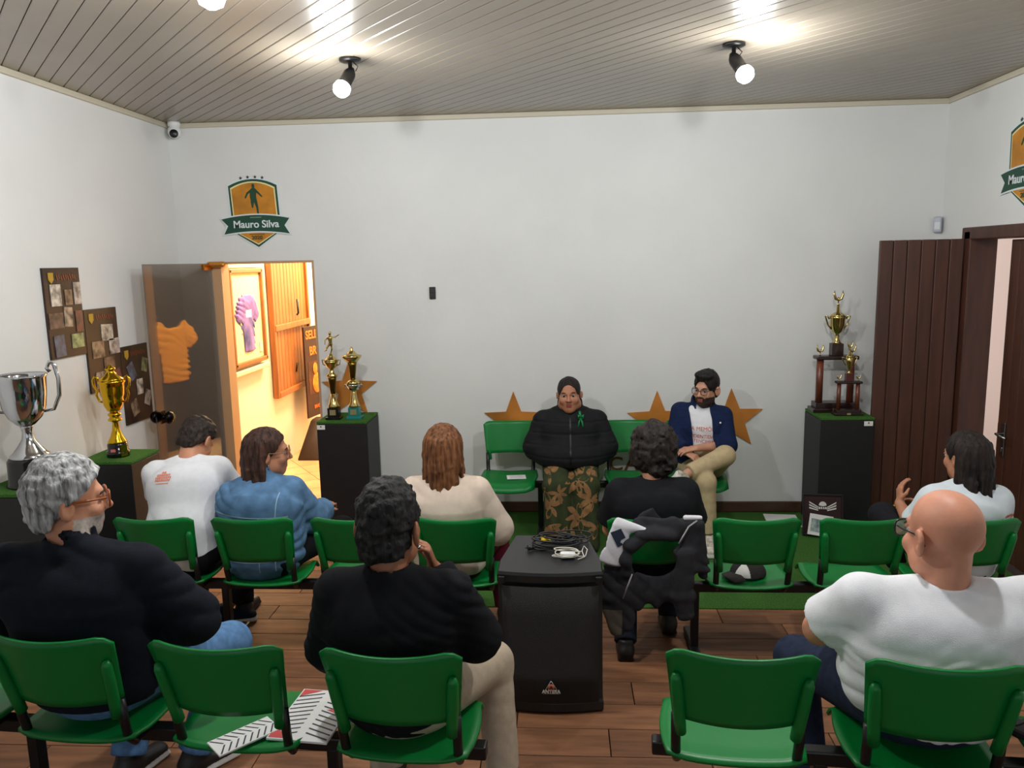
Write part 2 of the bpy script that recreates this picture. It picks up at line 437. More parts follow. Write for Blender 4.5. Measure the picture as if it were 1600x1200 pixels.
b = MB(); b.box((XL + .008, (TY + YB) / 2, .05), (.016, YB - TY, .08), ch=.004); struct(b.build('baseboard_left', BASEB))
# ---- warm corridor behind the doorway
CX, CE, CR = -3.1, 9.75, -1.25
b = MB(); b.box((CX - .05, (YB + T + CE) / 2, 1.5), (.1, CE - YB - T, 3)); struct(b.build('wall_corridor_left', CWALL))
b = MB(); b.box(((CX + CR) / 2, CE + .05, 1.5), (CR - CX + .2, .1, 3)); struct(b.build('wall_corridor_end', CWALL))
b = MB(); b.box((CR + .05, (YB + T + CE) / 2, 1.5), (.1, CE - YB - T, 3)); struct(b.build('wall_corridor_right', CWALL))
b = MB(); b.box(((CX + CR) / 2, (YB + CE) / 2 + .1, 3.05), (CR - CX + .2, CE - YB, .1)); struct(b.build('ceiling_corridor', CWALL))
b = MB(); b.box(((CX + CR) / 2, (YB + CE) / 2, -.06), (CR - CX + .2, CE - YB, .1)); cfl = struct(b.build('floor_corridor', mat('tile_joint', (150, 110, 80), .9)))
th = .62; ux, uy = Vector((math.cos(th), math.sin(th))), Vector((-math.sin(th), math.cos(th)))
crect = [(CX, YB), (CR, YB), (CR, CE), (CX, CE)]
for i in range(-14, 30):
    for j in range(-14, 30):
        p0 = Vector((-2.2, 8.0)) + ux * (i * .3 - 2) + uy * (j * .3 - 2); q = [p0, p0 + ux * .294, p0 + ux * .294 + uy * .294, p0 + uy * .294]
        for n, c0, s in ((Vector((1, 0)), CX, 1), (Vector((1, 0)), CR, -1), (Vector((0, 1)), YB, 1), (Vector((0, 1)), CE, -1)):
            if q: q = clip_poly(q, n, c0, s)
        if len(q) >= 3:
            bb = MB(); bb.prism([(p.x, p.y) for p in q], -.012, 0, plane='xy'); bb.build('floor_tile', TERRA, cfl)
# framed violet and blue football shirt on the corridor wall
FRAMEW = mat('walnut_frame', (150, 92, 40), .4, nscale=7, namp=.2)
fr = empty('framed_shirt', (CX + .02, 7.44, 1.665), 0, 'violet and blue football shirt framed behind the open doorway', 'framed shirt')
b = MB(); b.box((.0, 0, 0), (.03, .74, .85)); b.build('backing_board', mat('cream_mount', (244, 226, 176), .8), fr)
b = MB()
for s in (-1, 1): b.box((.02, s * .38, 0), (.05, .045, .92), ch=.008); b.box((.02, 0, s * .445), (.05, .8, .045), ch=.008)
b.build('frame', FRAMEW, fr)
b = MB(); b.box((.01, 0, .5), (.05, .84, .06), ch=.01); b.build('moulding', mat('cream_moulding', (240, 224, 184), .5), fr); b = MB(); b.box((.02, 0, -.52), (.06, .84, .05), ch=.01); b.build('moulding', mat('cream_moulding', (240, 224, 184), .5), fr)
SHB = mat('blue_shirt_print', (52, 72, 150), .7, nscale=7, namp=.4, rgb2=(150, 120, 196), stretch=(1, 1, .8))
SHV = mat('violet_shirt_yoke', (128, 96, 172), .7, nscale=16, namp=.3)
SH = union([ecap((0, 0, -.3), (0, 0, .16), (.155, .02), (.17, .022), (0, 1, 0)), ecap((0, -.1, .19), (0, .1, .19), (.02, .07), (.02, .07), (1, 0, 0)), ecap((0, .12, .2), (0, .24, .02), (.02, .06), (.02, .055), (1, 0, 0)), ecap((0, -.12, .2), (0, -.24, .02), (.02, .06), (.02, .055), (1, 0, 0))], .03)
SH = folds(cut(SH, half((0, 0, -.34), (0, 0, -1)), lambda P: .004 - P[:, 0]), .012, 60, .5, 3, (0, .6, 1))
so = mesh_sdf(SH, (-.05, -.34, -.42), (.06, .34, .32), .009, 'shirt', [SHB, SHV, mat('white_crest_patch', (226, 220, 226), .6)], fr, matfn=lambda P: np.where((np.abs(P[:, 1]) < .07) & (np.abs(P[:, 2] - .06) < .035), 2, np.where(P[:, 2] > .02, 1, 0)))
so.location = (.012, 0, -.03)
b = MB(); b.box((.02, .29, -.32), (.004, .07, .1)); b.build('caption_card', mat('cream_card', (236, 226, 196), .7), fr)
# shuttered window of vertical slats
SLAT = mat('varnished_slat', (158, 92, 40), .4, nscale=5, namp=.25, stretch=(5, 5, .6), rand=.1)
wn = struct(empty('window_1', (CX, 8.65, 1.47)))
for k in range(11):
    bb = MB(); bb.box((.03, -.5 + k * .1, .03), (.025, .093, 1.42), ch=.006); bb.build('slat', SLAT, wn)
b = MB(); b.box((.04, 0, -.7), (.07, 1.12, .06), ch=.008); b.box((.04, -.57, 0), (.06, .05, 1.46), ch=.008); b.box((.04, .57, 0), (.06, .05, 1.46), ch=.008); b.build('window_frame', SLAT, wn)
b = MB(); b.box((.06, 0, .02), (.04, 1.16, .07), ch=.01); b.build('cross_bar', SLAT, wn)
b = MB(); b.tube([(.07, .12, .12), (.09, .12, .14), (.085, .12, .3)], .012, 8); b.tube([(.06, .02, -.52), (.075, .02, -.42)], .01, 8); b.build('latch', BLACKM, wn)
# banner and its dark stand
bn = empty('banner', (-2.945, 8.75, .0), 1.40, 'dark red printed banner with orange lettering standing in the corridor', 'banner')
BD = mat('banner_print', (92, 20, 14), .5, nscale=2.5, namp=.6, rgb2=(30, 14, 14)); BO = mat('banner_orange', (255, 122, 44), .5)
b = MB(); b.box((.24, 0, .92), (.56, .02, 1.06), ch=.003); b.build('printed_panel', BD, bn)
for t, z, s in (('SELE\u00c7\u00c3O', 1.35, .135), ('BRASIL', 1.16, .14)): wall_text(t, s, BO, bn, (.285, -.013, z), sx=1.05, bold=.003)
b = MB(); b.prism([(.02, .66), (.5, .66), (.5, 1.04), (.02, 1.04)], -.0125, -.0115); b.build('picture_field', mat('banner_picture', (150, 74, 24), .5, nscale=9, namp=.6, rgb2=(60, 24, 16)), bn)
b = MB(); b.ball((.17, -.018, .95), (.055, .006, .07)); b.ball((.2, -.016, .78), (.11, .005, .12)); b.build('portrait', mat('banner_portrait', (214, 130, 40), .6, nscale=18, namp=.4), bn)
wall_text('BRASIL', .06, BO, bn, (.2, -.013, .5), sx=1.)
b = MB(); b.lathe([(.3, 0), (.3, .02), (.12, .42), (.1, .44)], (0, 0, 0), 4); o = b.build('banner_stand', mat('dark_stand', (46, 30, 24), .6))
o.location = (-2.74, 8.5, 0); o.rotation_euler = (0, 0, PI / 4); tag(o, 'dark tapered stand on the corridor floor before the banner', 'stand')
# yellow shirt on a dark board along the corridor's right wall: the glass leaf mirrors it
ys = empty('yellow_shirt_display', (CR - .02, 7.6, 1.2), 0, 'yellow shirt on a dark board mirrored in the glass door', 'framed shirt')
b = MB(); b.box((0, 0, .1), (.03, 1.5, 2.2)); b.build('backing_board', mat('dark_display_board', (30, 26, 24), .6), ys)
SY = union([ecap((0, 0, -.35), (0, 0, .2), (.19, .02), (.2, .022), (0, 1, 0)), ecap((0, .14, .25), (0, .3, .05), (.02, .07), (.02, .06), (1, 0, 0)), ecap((0, -.14, .25), (0, -.3, .05), (.02, .07), (.02, .06), (1, 0, 0))], .03)
o = mesh_sdf(folds(SY, .01, 50, .5, 5, (0, .5, 1)), (-.06, -.42, -.45), (.06, .42, .36), .014, 'shirt', mat('yellow_shirt', (230, 160, 20), .7), ys); o.location = (-.02, 0, .1)
# ---- glass door leaf, swung into the room
h = Vector((DX0 + .005, YB - .02, 0)); e = Vector((-3.075, 5.615, 0)); d = e - h; L = d.length
gd = struct(empty('door_1', h, math.atan2(d.y, d.x)))
GL = bpy.data.materials.new('smoked_glass'); GL.use_nodes = True
_n = GL.node_tree.nodes; _l = GL.node_tree.links; _n.remove(_n['Principled BSDF'])
_t = _n.new('ShaderNodeBsdfTransparent'); _t.inputs[0].default_value = (.60, .595, .585, 1); _g = _n.new('ShaderNodeBsdfGlossy'); _g.inputs[0].default_value = (1, 1, 1, 1); _g.inputs['Roughness'].default_value = .02
_f = _n.new('ShaderNodeFresnel'); _ge = _n.new('ShaderNodeNewGeometry'); _mr = _n.new('ShaderNodeMapRange'); _mr.inputs['To Min'].default_value = 1.75; _mr.inputs['To Max'].default_value = 1 / 1.75; _l.new(_ge.outputs['Backfacing'], _mr.inputs['Value']); _l.new(_mr.outputs[0], _f.inputs[0]); _m = _n.new('ShaderNodeMixShader')
_l.new(_f.outputs[0], _m.inputs[0]); _l.new(_t.outputs[0], _m.inputs[1]); _l.new(_g.outputs[0], _m.inputs[2]); _l.new(_m.outputs[0], _n['Material Output'].inputs[0])
b = MB(); b.box((L / 2, 0, 1.095), (L, .012, 2.17), ch=.002); b.build('glass_pane', GL, gd)
b = MB(); b.box((L - .075, 0, 1.02), (.055, .014, .10), ch=.004); b.tube([(L - .075, .03, 1.02), (L - .075, -.03, 1.02)], .02, 12)
for s in (-1, 1): b.lathe([(.02, 0), (.042, .012), (.05, .03), (.04, .052), (.012, .06)], (0, 0, 0), 18); n = 5 * 18; b.v[-n:] = [(L - .075 + x, s * (.03 + z), 1.02 + y) for x, y, z in b.v[-n:]]
b.build('door_knob', mat('dark_knob', (24, 22, 22), .2, .8), gd)
b = MB(); b.box((.06, 0, 2.15), (.12, .03, .05), ch=.006); b.build('hinge', mat('brass_hinge', (190, 120, 40), .3, .9), gd)
b = MB(); b.box((DX0 + .04, YB + T / 2, DZ / 2), (.08, T, DZ)); b.box(((DX0 + DX1) / 2, YB + .03, DZ - .01), (DX1 - DX0, .05, .02)); b.box((DX1 - .01, YB + T / 2, DZ / 2), (.02, T, DZ)); struct(b.build('trim_4', mat('doorway_jamb', (190, 150, 110), .6)))
b = MB(); b.box((h.x + .05, YB - .03, 2.17), (.16, .05, .05), ch=.02); struct(b.build('trim_5', mat('brass_closer', (206, 140, 60), .3, .7)))
# ---- right hand doorway: two boarded leaves in a brown frame
b = MB()
for y in (RY0 - .03, RY1 - .02): b.box((XR + .075, y, RZ / 2 + .02), (.2, .09, RZ + .04), ch=.008)
b.box((XR + .075, (RY0 + RY1) / 2, RZ + .02), (.2, RY1 - RY0 + .12, .09), ch=.008); struct(b.build('trim_6', DBROWN))
def boarded_leaf(name, p0, p1, hgt, nb, thick=.04):
    p0, p1 = Vector(p0), Vector(p1); d = p1 - p0; L = d.length; root = struct(empty(name, p0, math.atan2(d.y, d.x)))
    w = L / nb
    for k in range(nb):
        bb = MB(); bb.box(((k + .5) * w, 0, hgt / 2 + .02), (w - .004, thick, hgt - .03), ch=.006); bb.build('door_board', DBROWN, root)
    bb = MB(); bb.box((L / 2, 0, hgt / 2 + .02), (L - .01, thick * .5, hgt - .05)); bb.build('door_core', mat('door_groove', (40, 22, 16), .7), root)
    return root, L
boarded_leaf('door_2', (XR - .03, 6.06, 0), (2.40, 6.15, 0), 2.24, 6)
d3, L3 = boarded_leaf('door_3', (XR + .05, 4.9, 0), (XR + .06, 5.565, 0), 2.22, 6)
b = MB(); b.box((L3 - .09, .026, .86), (.05, .01, .24), ch=.004); b.tube([(L3 - .09, .03, .9), (L3 - .09, .075, .9), (L3 - .12, .08, .9), (L3 - .22, .078, .895)], .009, 10); b.box((L3 - .09, .033, .79), (.02, .01, .03), ch=.003)
b.box((L3 + .002, 0, .86), (.006, .03, .2)); b.build('door_handle', mat('satin_steel', (170, 170, 172), .25, 1.), d3)
b = MB(); b.box((4.3, 8.0, 1.5), (.1, 9.4, 3.6)); struct(b.build('wall_outside', mat('pale_outside_wall', (250, 214, 196), .8)))
b = MB(); b.box((3.7, 8.0, -.06), (1.1, 9.4, .1)); struct(b.build('ground_outside', mat('outside_paving', (170, 160, 150), .9)))

# ------------------------------------------------------------------ row seating
def backrest_fn(u, v):
    hw = .196 + .026 * v; cr = .0
    a = max(0, (abs(u) - .78) / .22); z = .59 + .262 * v
    if v > .5: z -= .028 * a * a * (v - .5) * 2
    else: z += .016 * a * a * (.5 - v) * 2
    z -= .010 * (1 - u * u) * v
    return (u * hw, -.055 * (1 - u * u) + .045 - .062 * v, z)
def seat_fn(u, t):
    hw = .205 + .022 * math.sin(PI * min(1, t * 1.1 + .1)); y = .03 + .43 * t
    a = max(0, (abs(u) - .6) / .4); q = min(1, max(0, (t - .35) / .65)); yy = y - .05 * a * a * q * q + .02 * a * a * (1 - q) * (1 - t)
    z = .45 - .018 * (1 - u * u) + .006 * (t < .1) - (.05 * max(0, (t - .78) / .22) ** 2)
    return (u * hw, yy, z)
def bench(loc, rz, n, pitch, label, group=None):
    root = empty('beam_bench', loc, rz, label, 'seating', group)
    x0 = -pitch * (n - 1) / 2
    sb = MB(); sb.shell(seat_fn, 14, 12, .012)
    bb = MB(); bb.shell(backrest_fn, 18, 10, .009)
    for s in (-1, 1):
        pts = [Vector(backrest_fn(s * .9, v)) + Vector((0, -.016, -.0)) for v in (-.22, .0, .3, .6, .68)]
        bb.tube(pts, [.018, .019, .019, .017, .01], 12)
    pbs = [MB(), MB()]
    for s in (-1, 1):
        pbs[(s + 1) // 2].tube([(s * .186, .035, .60), (s * .185, .045, .52), (s * .183, .06, .45), (s * .178, .10, .408), (s * .16, .21, .40)], .0155, 10)
    kb = MB(); kb.box((0, .2, .415), (.30, .14, .02), ch=.004); kb.box((0, .23, .428), (.2, .05, .02))
    protos = {}
    for k in range(n):
        for nm, mb, m in (('backrest', bb, GREEN), ('seat', sb, GREEN), ('back_post', pbs[0], BLACKM), ('back_post', pbs[1], BLACKM), ('seat_bracket', kb, BLACKM)):
            if id(mb) not in protos: o = mb.build(nm, m, root); protos[id(mb)] = o
            else: o = link(protos[id(mb)].copy(), root)
            o.location = (x0 + k * pitch, 0, 0)
    b = MB(); b.box((0, .2, .38), (pitch * n - .06, .05, .05), ch=.006); b.build('beam', BLACKM, root)
    for s in (-1, 1):
        xl = s * pitch * (.5 if n < 4 else 1.)
        b = MB(); b.box((xl, .2, .2), (.04, .05, .33), ch=.006); b.box((xl, .2, .025), (.05, .46, .035), ch=.01); b.tube([(xl, .0, .022), (xl, .0, .0)], .02, 10); b.tube([(xl, .4, .022), (xl, .4, .0)], .02, 10)
        b.build('leg', BLACKM, root)
    return root
bench((.305, 6.215, .008), PI, 4, .49, 'green four-seat beam bench against the white wall under the bronze stars')
bench((-1.377, 3.875, 0), 0, 4, .537, 'green four-seat beam bench of the middle row, before the open doorway')
bench((1.24, 3.875, 0), 0, 4, .532, 'green four-seat beam bench of the middle row with a jacket over one back')
bench((-1.365, 2.235, TIER), -.062, 4, .56, 'green beam bench of the nearest row, left of the black loudspeaker')
bench((1.085, 2.155, TIER), -.078, 3, .565, 'green beam bench of the nearest row, right of the black loudspeaker')

# ------------------------------------------------------------------ plinths with turf tops
def plinth(x0, x1, y0, y1, z, label, plate=None, zb=0.):
    root = empty('display_plinth', ((x0 + x1) / 2, (y0 + y1) / 2, zb), 0, label, 'plinth')
    b = MB(); b.box((0, 0, (z - .02) / 2), (x1 - x0, y1 - y0, z - .02), ch=.004); b.build('plinth_body', BLACKP, root)
    b = MB(); b.box((0, 0, z - .008), (x1 - x0, y1 - y0, .02), ch=.004); b.build('turf_top', TURF, root)
    if plate is not None:
        b = MB(); b.box((plate, -(y1 - y0) / 2 - .003, z - .045), (.065, .006, .036), ch=.001); p = b.build('label_plate', PAPER, root)
        b = MB(); b.box((plate, -(y1 - y0) / 2 - .007, z - .039), (.012, .002, .012)); b.build('crest_mark', mat('olive_mark', (120, 110, 40), .6), p)
    return root
plinth(-1.985, -1.572, 6.05, 6.44, .9, 'black plinth beside the open doorway carrying two slim trophies', -.17)
plinth(1.98, 2.385, 6.02, 6.42, .9, 'black plinth beside the brown boarded door carrying column trophies', .155, .0075)
plinth(-3.2, -2.822, 4.79, 5.15, .9, 'black plinth at the left wall under the gold cup')
plinth(-3.2, -2.80, 3.88, 4.28, .96, 'black plinth at the left wall under the big silver cup')

# ------------------------------------------------------------------ trophies
def handle_pts(side, pts, ax=0.):
    ca, sa = math.cos(ax), math.sin(ax); return [(side * r * ca, side * r * sa, z) for r, z in pts]
t = empty('silver_cup_trophy', (-2.985, 4.08, .962), .25, 'big silver two-handled cup on a black round base at the left wall', 'trophy'); t.scale = (1, 1, .96)
b = MB(); b.lathe([(.125, 0), (.128, .01), (.118, .02), (.116, .15), (.105, .165)], n=36); b.build('base', mat('black_gloss', (14, 14, 16), .15), t)
b = MB(); b.lathe([(.1, .16), (.1, .178), (.085, .19), (.075, .205), (.05, .24), (.032, .27), (.026, .31), (.03, .335), (.034, .345), (.03, .352)], n=36); b.build('foot', SILVER, t)
b = MB(); b.lathe([(.02, .34), (.05, .36), (.085, .40), (.108, .46), (.117, .54), (.122, .63), (.13, .645), (.126, .65), (.115, .63), (.1, .47), (.02, .40)], n=40); b.build('cup', SILVER, t)
for s in (-1, 1):
    b = MB(); b.tube(handle_pts(s, [(.10, .43), (.15, .44), (.185, .52), (.19, .62), (.175, .7), (.15, .715), (.135, .68), (.15, .66)]), [.008, .01, .011, .012, .012, .011, .01, .012], 10); b.build('handle', SILVER, t)
b = MB(); b.box((.078, -.082, .09), (.06, .004, .1), Matrix.Rotation(.77, 3, 'Z')); b.build('blue_plate', mat('blue_white_label', (130, 176, 224), .4), t)
t = empty('gold_cup_trophy', (-3.0, 4.955, .902), .2, 'gold lidded cup with scroll handles on black base beside the photo boards', 'trophy'); t.scale = (.86, .86, .84)
b = MB(); b.lathe([(.082, 0), (.084, .045), (.074, .05), (.074, .1), (.066, .115)], n=32); b.build('base', mat('black_gloss', (14, 14, 16), .15), t)
b = MB(); b.lathe([(.07, .112), (.066, .125), (.045, .165), (.03, .21), (.022, .27), (.026, .285), (.05, .292), (.052, .302), (.035, .32), (.05, .34), (.046, .35), (.025, .362)], n=32); b.build('stem', GOLD, t)
b = MB(); b.lathe([(.02, .355), (.05, .375), (.07, .42), (.076, .46), (.074, .475), (.084, .50), (.088, .56), (.094, .595), (.1, .6), (.1, .615), (.07, .625)], n=36); b.build('cup', GOLD, t)
b = MB(); b.lathe([(.09, .615), (.086, .63), (.05, .655), (.032, .68), (.026, .695), (.04, .705), (.036, .715), (.012, .735), (.004, .745)], n=32); b.build('lid', GOLD, t)
for s in (-1, 1):
    b = MB(); b.tube(handle_pts(s, [(.07, .44), (.1, .45), (.118, .5), (.11, .54), (.128, .57), (.134, .62), (.118, .65), (.1, .64), (.095, .61)]), [.007, .009, .01, .01, .01, .01, .009, .008, .007], 10); b.build('handle', GOLD, t)
b = MB(); b.box((.062, -.052, .055), (.05, .004, .09), Matrix.Rotation(.87, 3, 'Z')); b.build('gold_plate', GOLD, t)
b = MB(); b.box((-.01, -.078, .06), (.035, .004, .022)); b.build('red_label', mat('pink_label', (214, 120, 110), .5), t)
# two slim trophies on the plinth by the doorway
def slim(name, loc, label, base_m, player):
    t = empty(name, loc, 0, label, 'trophy'); t.scale = (.9, .9, .88)
    b = MB(); b.box((0, 0, .012), (.135, .11, .024), ch=.004); b.box((0, 0, .065), (.1, .085, .09), ch=.004); b.build('base', base_m, t)
    b = MB(); b.box((0, -.045, .068), (.055, .004, .05)); b.build('name_plate', mat('engraved_plate', (176, 166, 120), .35, .6), t)
    b = MB()
    if player:
        b.lathe([(.05, .11), (.052, .125), (.04, .15), (.022, .24)], n=20); b.build('foot', PALEGOLD, t)
        b = MB(); b.lathe([(.022, .235), (.026, .27), (.036, .37), (.04, .40)], n=20); b.build('stem', mat('dark_gold_stem', (120, 96, 40), .25, 1.), t)
        b = MB(); b.lathe([(.045, .395), (.05, .41), (.03, .43), (.018, .455), (.02, .47), (.045, .49), (.062, .53), (.066, .545)], n=24); b.build('cup', PALEGOLD, t)
        for s in (-1, 1): b = MB(); b.tube([(s * .045, 0, .50), (s * .075, 0, .51), (s * .085, 0, .555), (s * .064, 0, .55)], .005, 8); b.build('handle', PALEGOLD, t)
        b = MB(); b.lathe([(.066, .545), (.05, .56), (.022, .59), (.018, .61)], n=20); b.build('lid', PALEGOLD, t)
        F = union([cone((.005, 0, .70), (0, 0, .755), .014, .022), cone((.0, 0, .775), (.0, 0, .785), .008, .01), ell((.002, -.002, .80), (.013, .014, .017)), cone((.02, 0, .76), (.05, -.005, .765), .008, .006), cone((.05, -.005, .765), (.085, 0, .785), .006, .005), cone((-.02, 0, .757), (-.045, 0, .735), .008, .006), cone((-.045, 0, .735), (-.04, -.03, .70), .006, .005),
                   cone((.008, 0, .70), (.012, 0, .655), .012, .008), cone((.012, 0, .655), (.0, .0, .61), .008, .006), cone((-.006, 0, .70), (-.03, -.01, .665), .012, .008), cone((-.03, -.01, .665), (-.045, .02, .64), .008, .006), cone((-.045, .02, .64), (-.06, .0, .632), .006, .005)], .006)
        mesh_sdf(F, (-.08, -.06, .59), (.1, .05, .83), .004, 'footballer_figure', PALEGOLD, t)
    else:
        b.lathe([(.05, .11), (.052, .125), (.035, .16), (.024, .24), (.022, .265)], n=20); b.build('foot', PALEGOLD, t)
        b = MB(); b.lathe([(.02, .26), (.045, .275), (.062, .31), (.066, .325)], n=24)
        for s in (-1, 1): b.tube([(s * .045, 0, .29), (s * .07, 0, .285), (s * .085, 0, .31), (s * .066, 0, .33)], .005, 8)
        b.build('cup', SILVER, t)
        b = MB(); b.lathe([(.066, .325), (.05, .35), (.03, .37)], n=20); b.build('lid', PALEGOLD, t)
        b = MB(); b.lathe([(.022, .365), (.026, .40), (.038, .50), (.042, .53)], n=20); b.build('stem', mat('dark_gold_stem', (120, 96, 40), .25, 1.), t)
        b = MB(); b.lathe([(.04, .525), (.06, .545), (.085, .575), (.088, .59), (.05, .60), (.03, .625), (.012, .64), (.016, .655), (.004, .67)], n=24); b.build('top_cup', PALEGOLD, t)
    return t
slim('footballer_trophy', (-1.868, 6.16, .902), 'slim gold trophy with footballer figure on black base by the doorway', mat('black_gloss', (14, 14, 16), .15), True)
slim('slim_cup_trophy', (-1.70, 6.17, .902), 'slim gold cup trophy on a teal base beside the footballer trophy', mat('teal_base', (20, 120, 116), .3), False)
# column trophies on the right plinth
WOODT = mat('red_brown_column', (104, 52, 34), .3, nscale=8, namp=.4, stretch=(1, 1, .4)); DARKT = mat('dark_trophy_wood', (38, 20, 18), .25)
def winged(b, c, s):
    x, y, z = c
    b.lathe([(.012 * s, 0), (.006 * s, .01 * s), (.005 * s, .03 * s)], c, 10); b.ball((x, y, z + .045 * s), (.009 * s, .009 * s, .02 * s))
    for q in (-1, 1): b.tube([(x, y, z + .04 * s), (x + q * .022 * s, y, z + .05 * s), (x + q * .034 * s, y, z + .085 * s), (x + q * .03 * s, y, z + .115 * s)], [.008 * s, .012 * s, .009 * s, .002 * s], 8)
def column_trophy(loc, s, label, cup_big):
    t = empty('column_trophy', loc, 0, label, 'trophy'); w = .5 * s
    b = MB(); b.box((0, 0, .02 * s), (w * .92, .2 * s, .04 * s), ch=.008 * s); b.box((0, 0, .065 * s), (w * .8, .16 * s, .06 * s), ch=.006 * s); b.build('base', DARKT, t)
    for q in (-1, 1):
        b = MB(); b.tube([(q * w * .3, 0, .09 * s), (q * w * .3, 0, .52 * s)], .034 * s, 14); b.build('column', WOODT, t)
    b = MB(); b.box((0, 0, .54 * s), (w * .82, .14 * s, .04 * s), ch=.012 * s); b.build('upper_plate', DARKT, t)
    b = MB(); b.box((0, 0, .62 * s), (.11 * s, .1 * s, .12 * s), ch=.004 * s); b.build('cup_block', mat('wine_block', (78, 22, 24), .3) if not cup_big else DARKT, t)
    b = MB(); b.lathe([(.05 * s, .68 * s), (.035 * s, .70 * s), (.018 * s, .73 * s), (.024 * s, .75 * s), (.016 * s, .77 * s), (.05 * s, .80 * s), (.068 * s, .86 * s), (.074 * s, .93 * s), (.082 * s, .945 * s)] if cup_big else [(.045 * s, .68 * s), (.02 * s, .71 * s), (.016 * s, .73 * s), (.035 * s, .78 * s), (.06 * s, .88 * s), (.07 * s, .96 * s)], n=24); b.build('cup', PALEGOLD, t)
    for q in (-1, 1):
        b = MB(); b.tube([(q * .055 * s, 0, .82 * s), (q * .09 * s, 0, .86 * s), (q * .12 * s, 0, .95 * s), (q * .10 * s, 0, .955 * s), (q * .08 * s, 0, .92 * s)], .008 * s, 8); b.build('handle', PALEGOLD, t)
    b = MB(); z0 = .945 * s if cup_big else .96 * s
    b.lathe([(.075 * s, z0), (.06 * s, z0 + .02 * s), (.02 * s, z0 + .045 * s), (.012 * s, z0 + .12 * s)], n=20); b.build('lid', PALEGOLD, t)
    b = MB(); winged(b, (0, 0, z0 + .11 * s), 1.25 * s); b.build('winged_figure', PALEGOLD, t)
    for q in (-1, 1): b = MB(); winged(b, (q * w * .31, 0, .56 * s), .95 * s); b.build('winged_figure', PALEGOLD, t)
    b = MB(); b.box((-.01 * s, -.1 * s, .03 * s), (.06 * s, .005, .03 * s)); b.build('name_plate', mat('engraved_plate', (176, 166, 120), .35, .6), t)
    return t
column_trophy((2.165, 6.29, .911), .80, 'tall column trophy with a gold cup, at the back of the right plinth', True)
column_trophy((2.215, 6.13, .911), .475, 'small column trophy standing before the tall column trophy', False)

# ------------------------------------------------------------------ things on the walls
def star(loc, R, rot, label, d=.012):
    pts = []
    for k in range(10):
        r = R if k % 2 == 0 else R * .42; a = PI / 2 + rot + k * PI / 5; pts.append((r * math.cos(a), r * math.sin(a)))
    b = MB(); b.prism(pts, 0, d); o = b.build('wall_star', STARM); o.location = loc
    return tag(o, label, 'star', None)
star((-1.815, YB - .013, 1.085), .25, 0, 'bronze five-pointed star on the wall behind the slim trophies')
star((-.417, YB - .013, .80), .262, .0, 'bronze wall star above the empty bench seat with paper on it')
star((.79, YB - .013, .795), .262, .02, 'bronze wall star between the two speakers, partly behind the bench')
star((1.404, YB - .013, .806), .264, .035, 'bronze wall star at the shoulder of the man in navy jacket')
lt = empty('wall_lettering', (.50, YB - .004, .425), 0, 'brown capital letters on the white wall behind the bench', 'lettering')
BRL = mat('brown_letter', (120, 74, 44), .6)
wall_text('C', .165, BRL, lt, (-.055, 0, 0), name='letter', sx=1.05, bold=.003); wall_text('A', .165, BRL, lt, (.075, 0, 0), name='letter', sx=1.05, bold=.003)
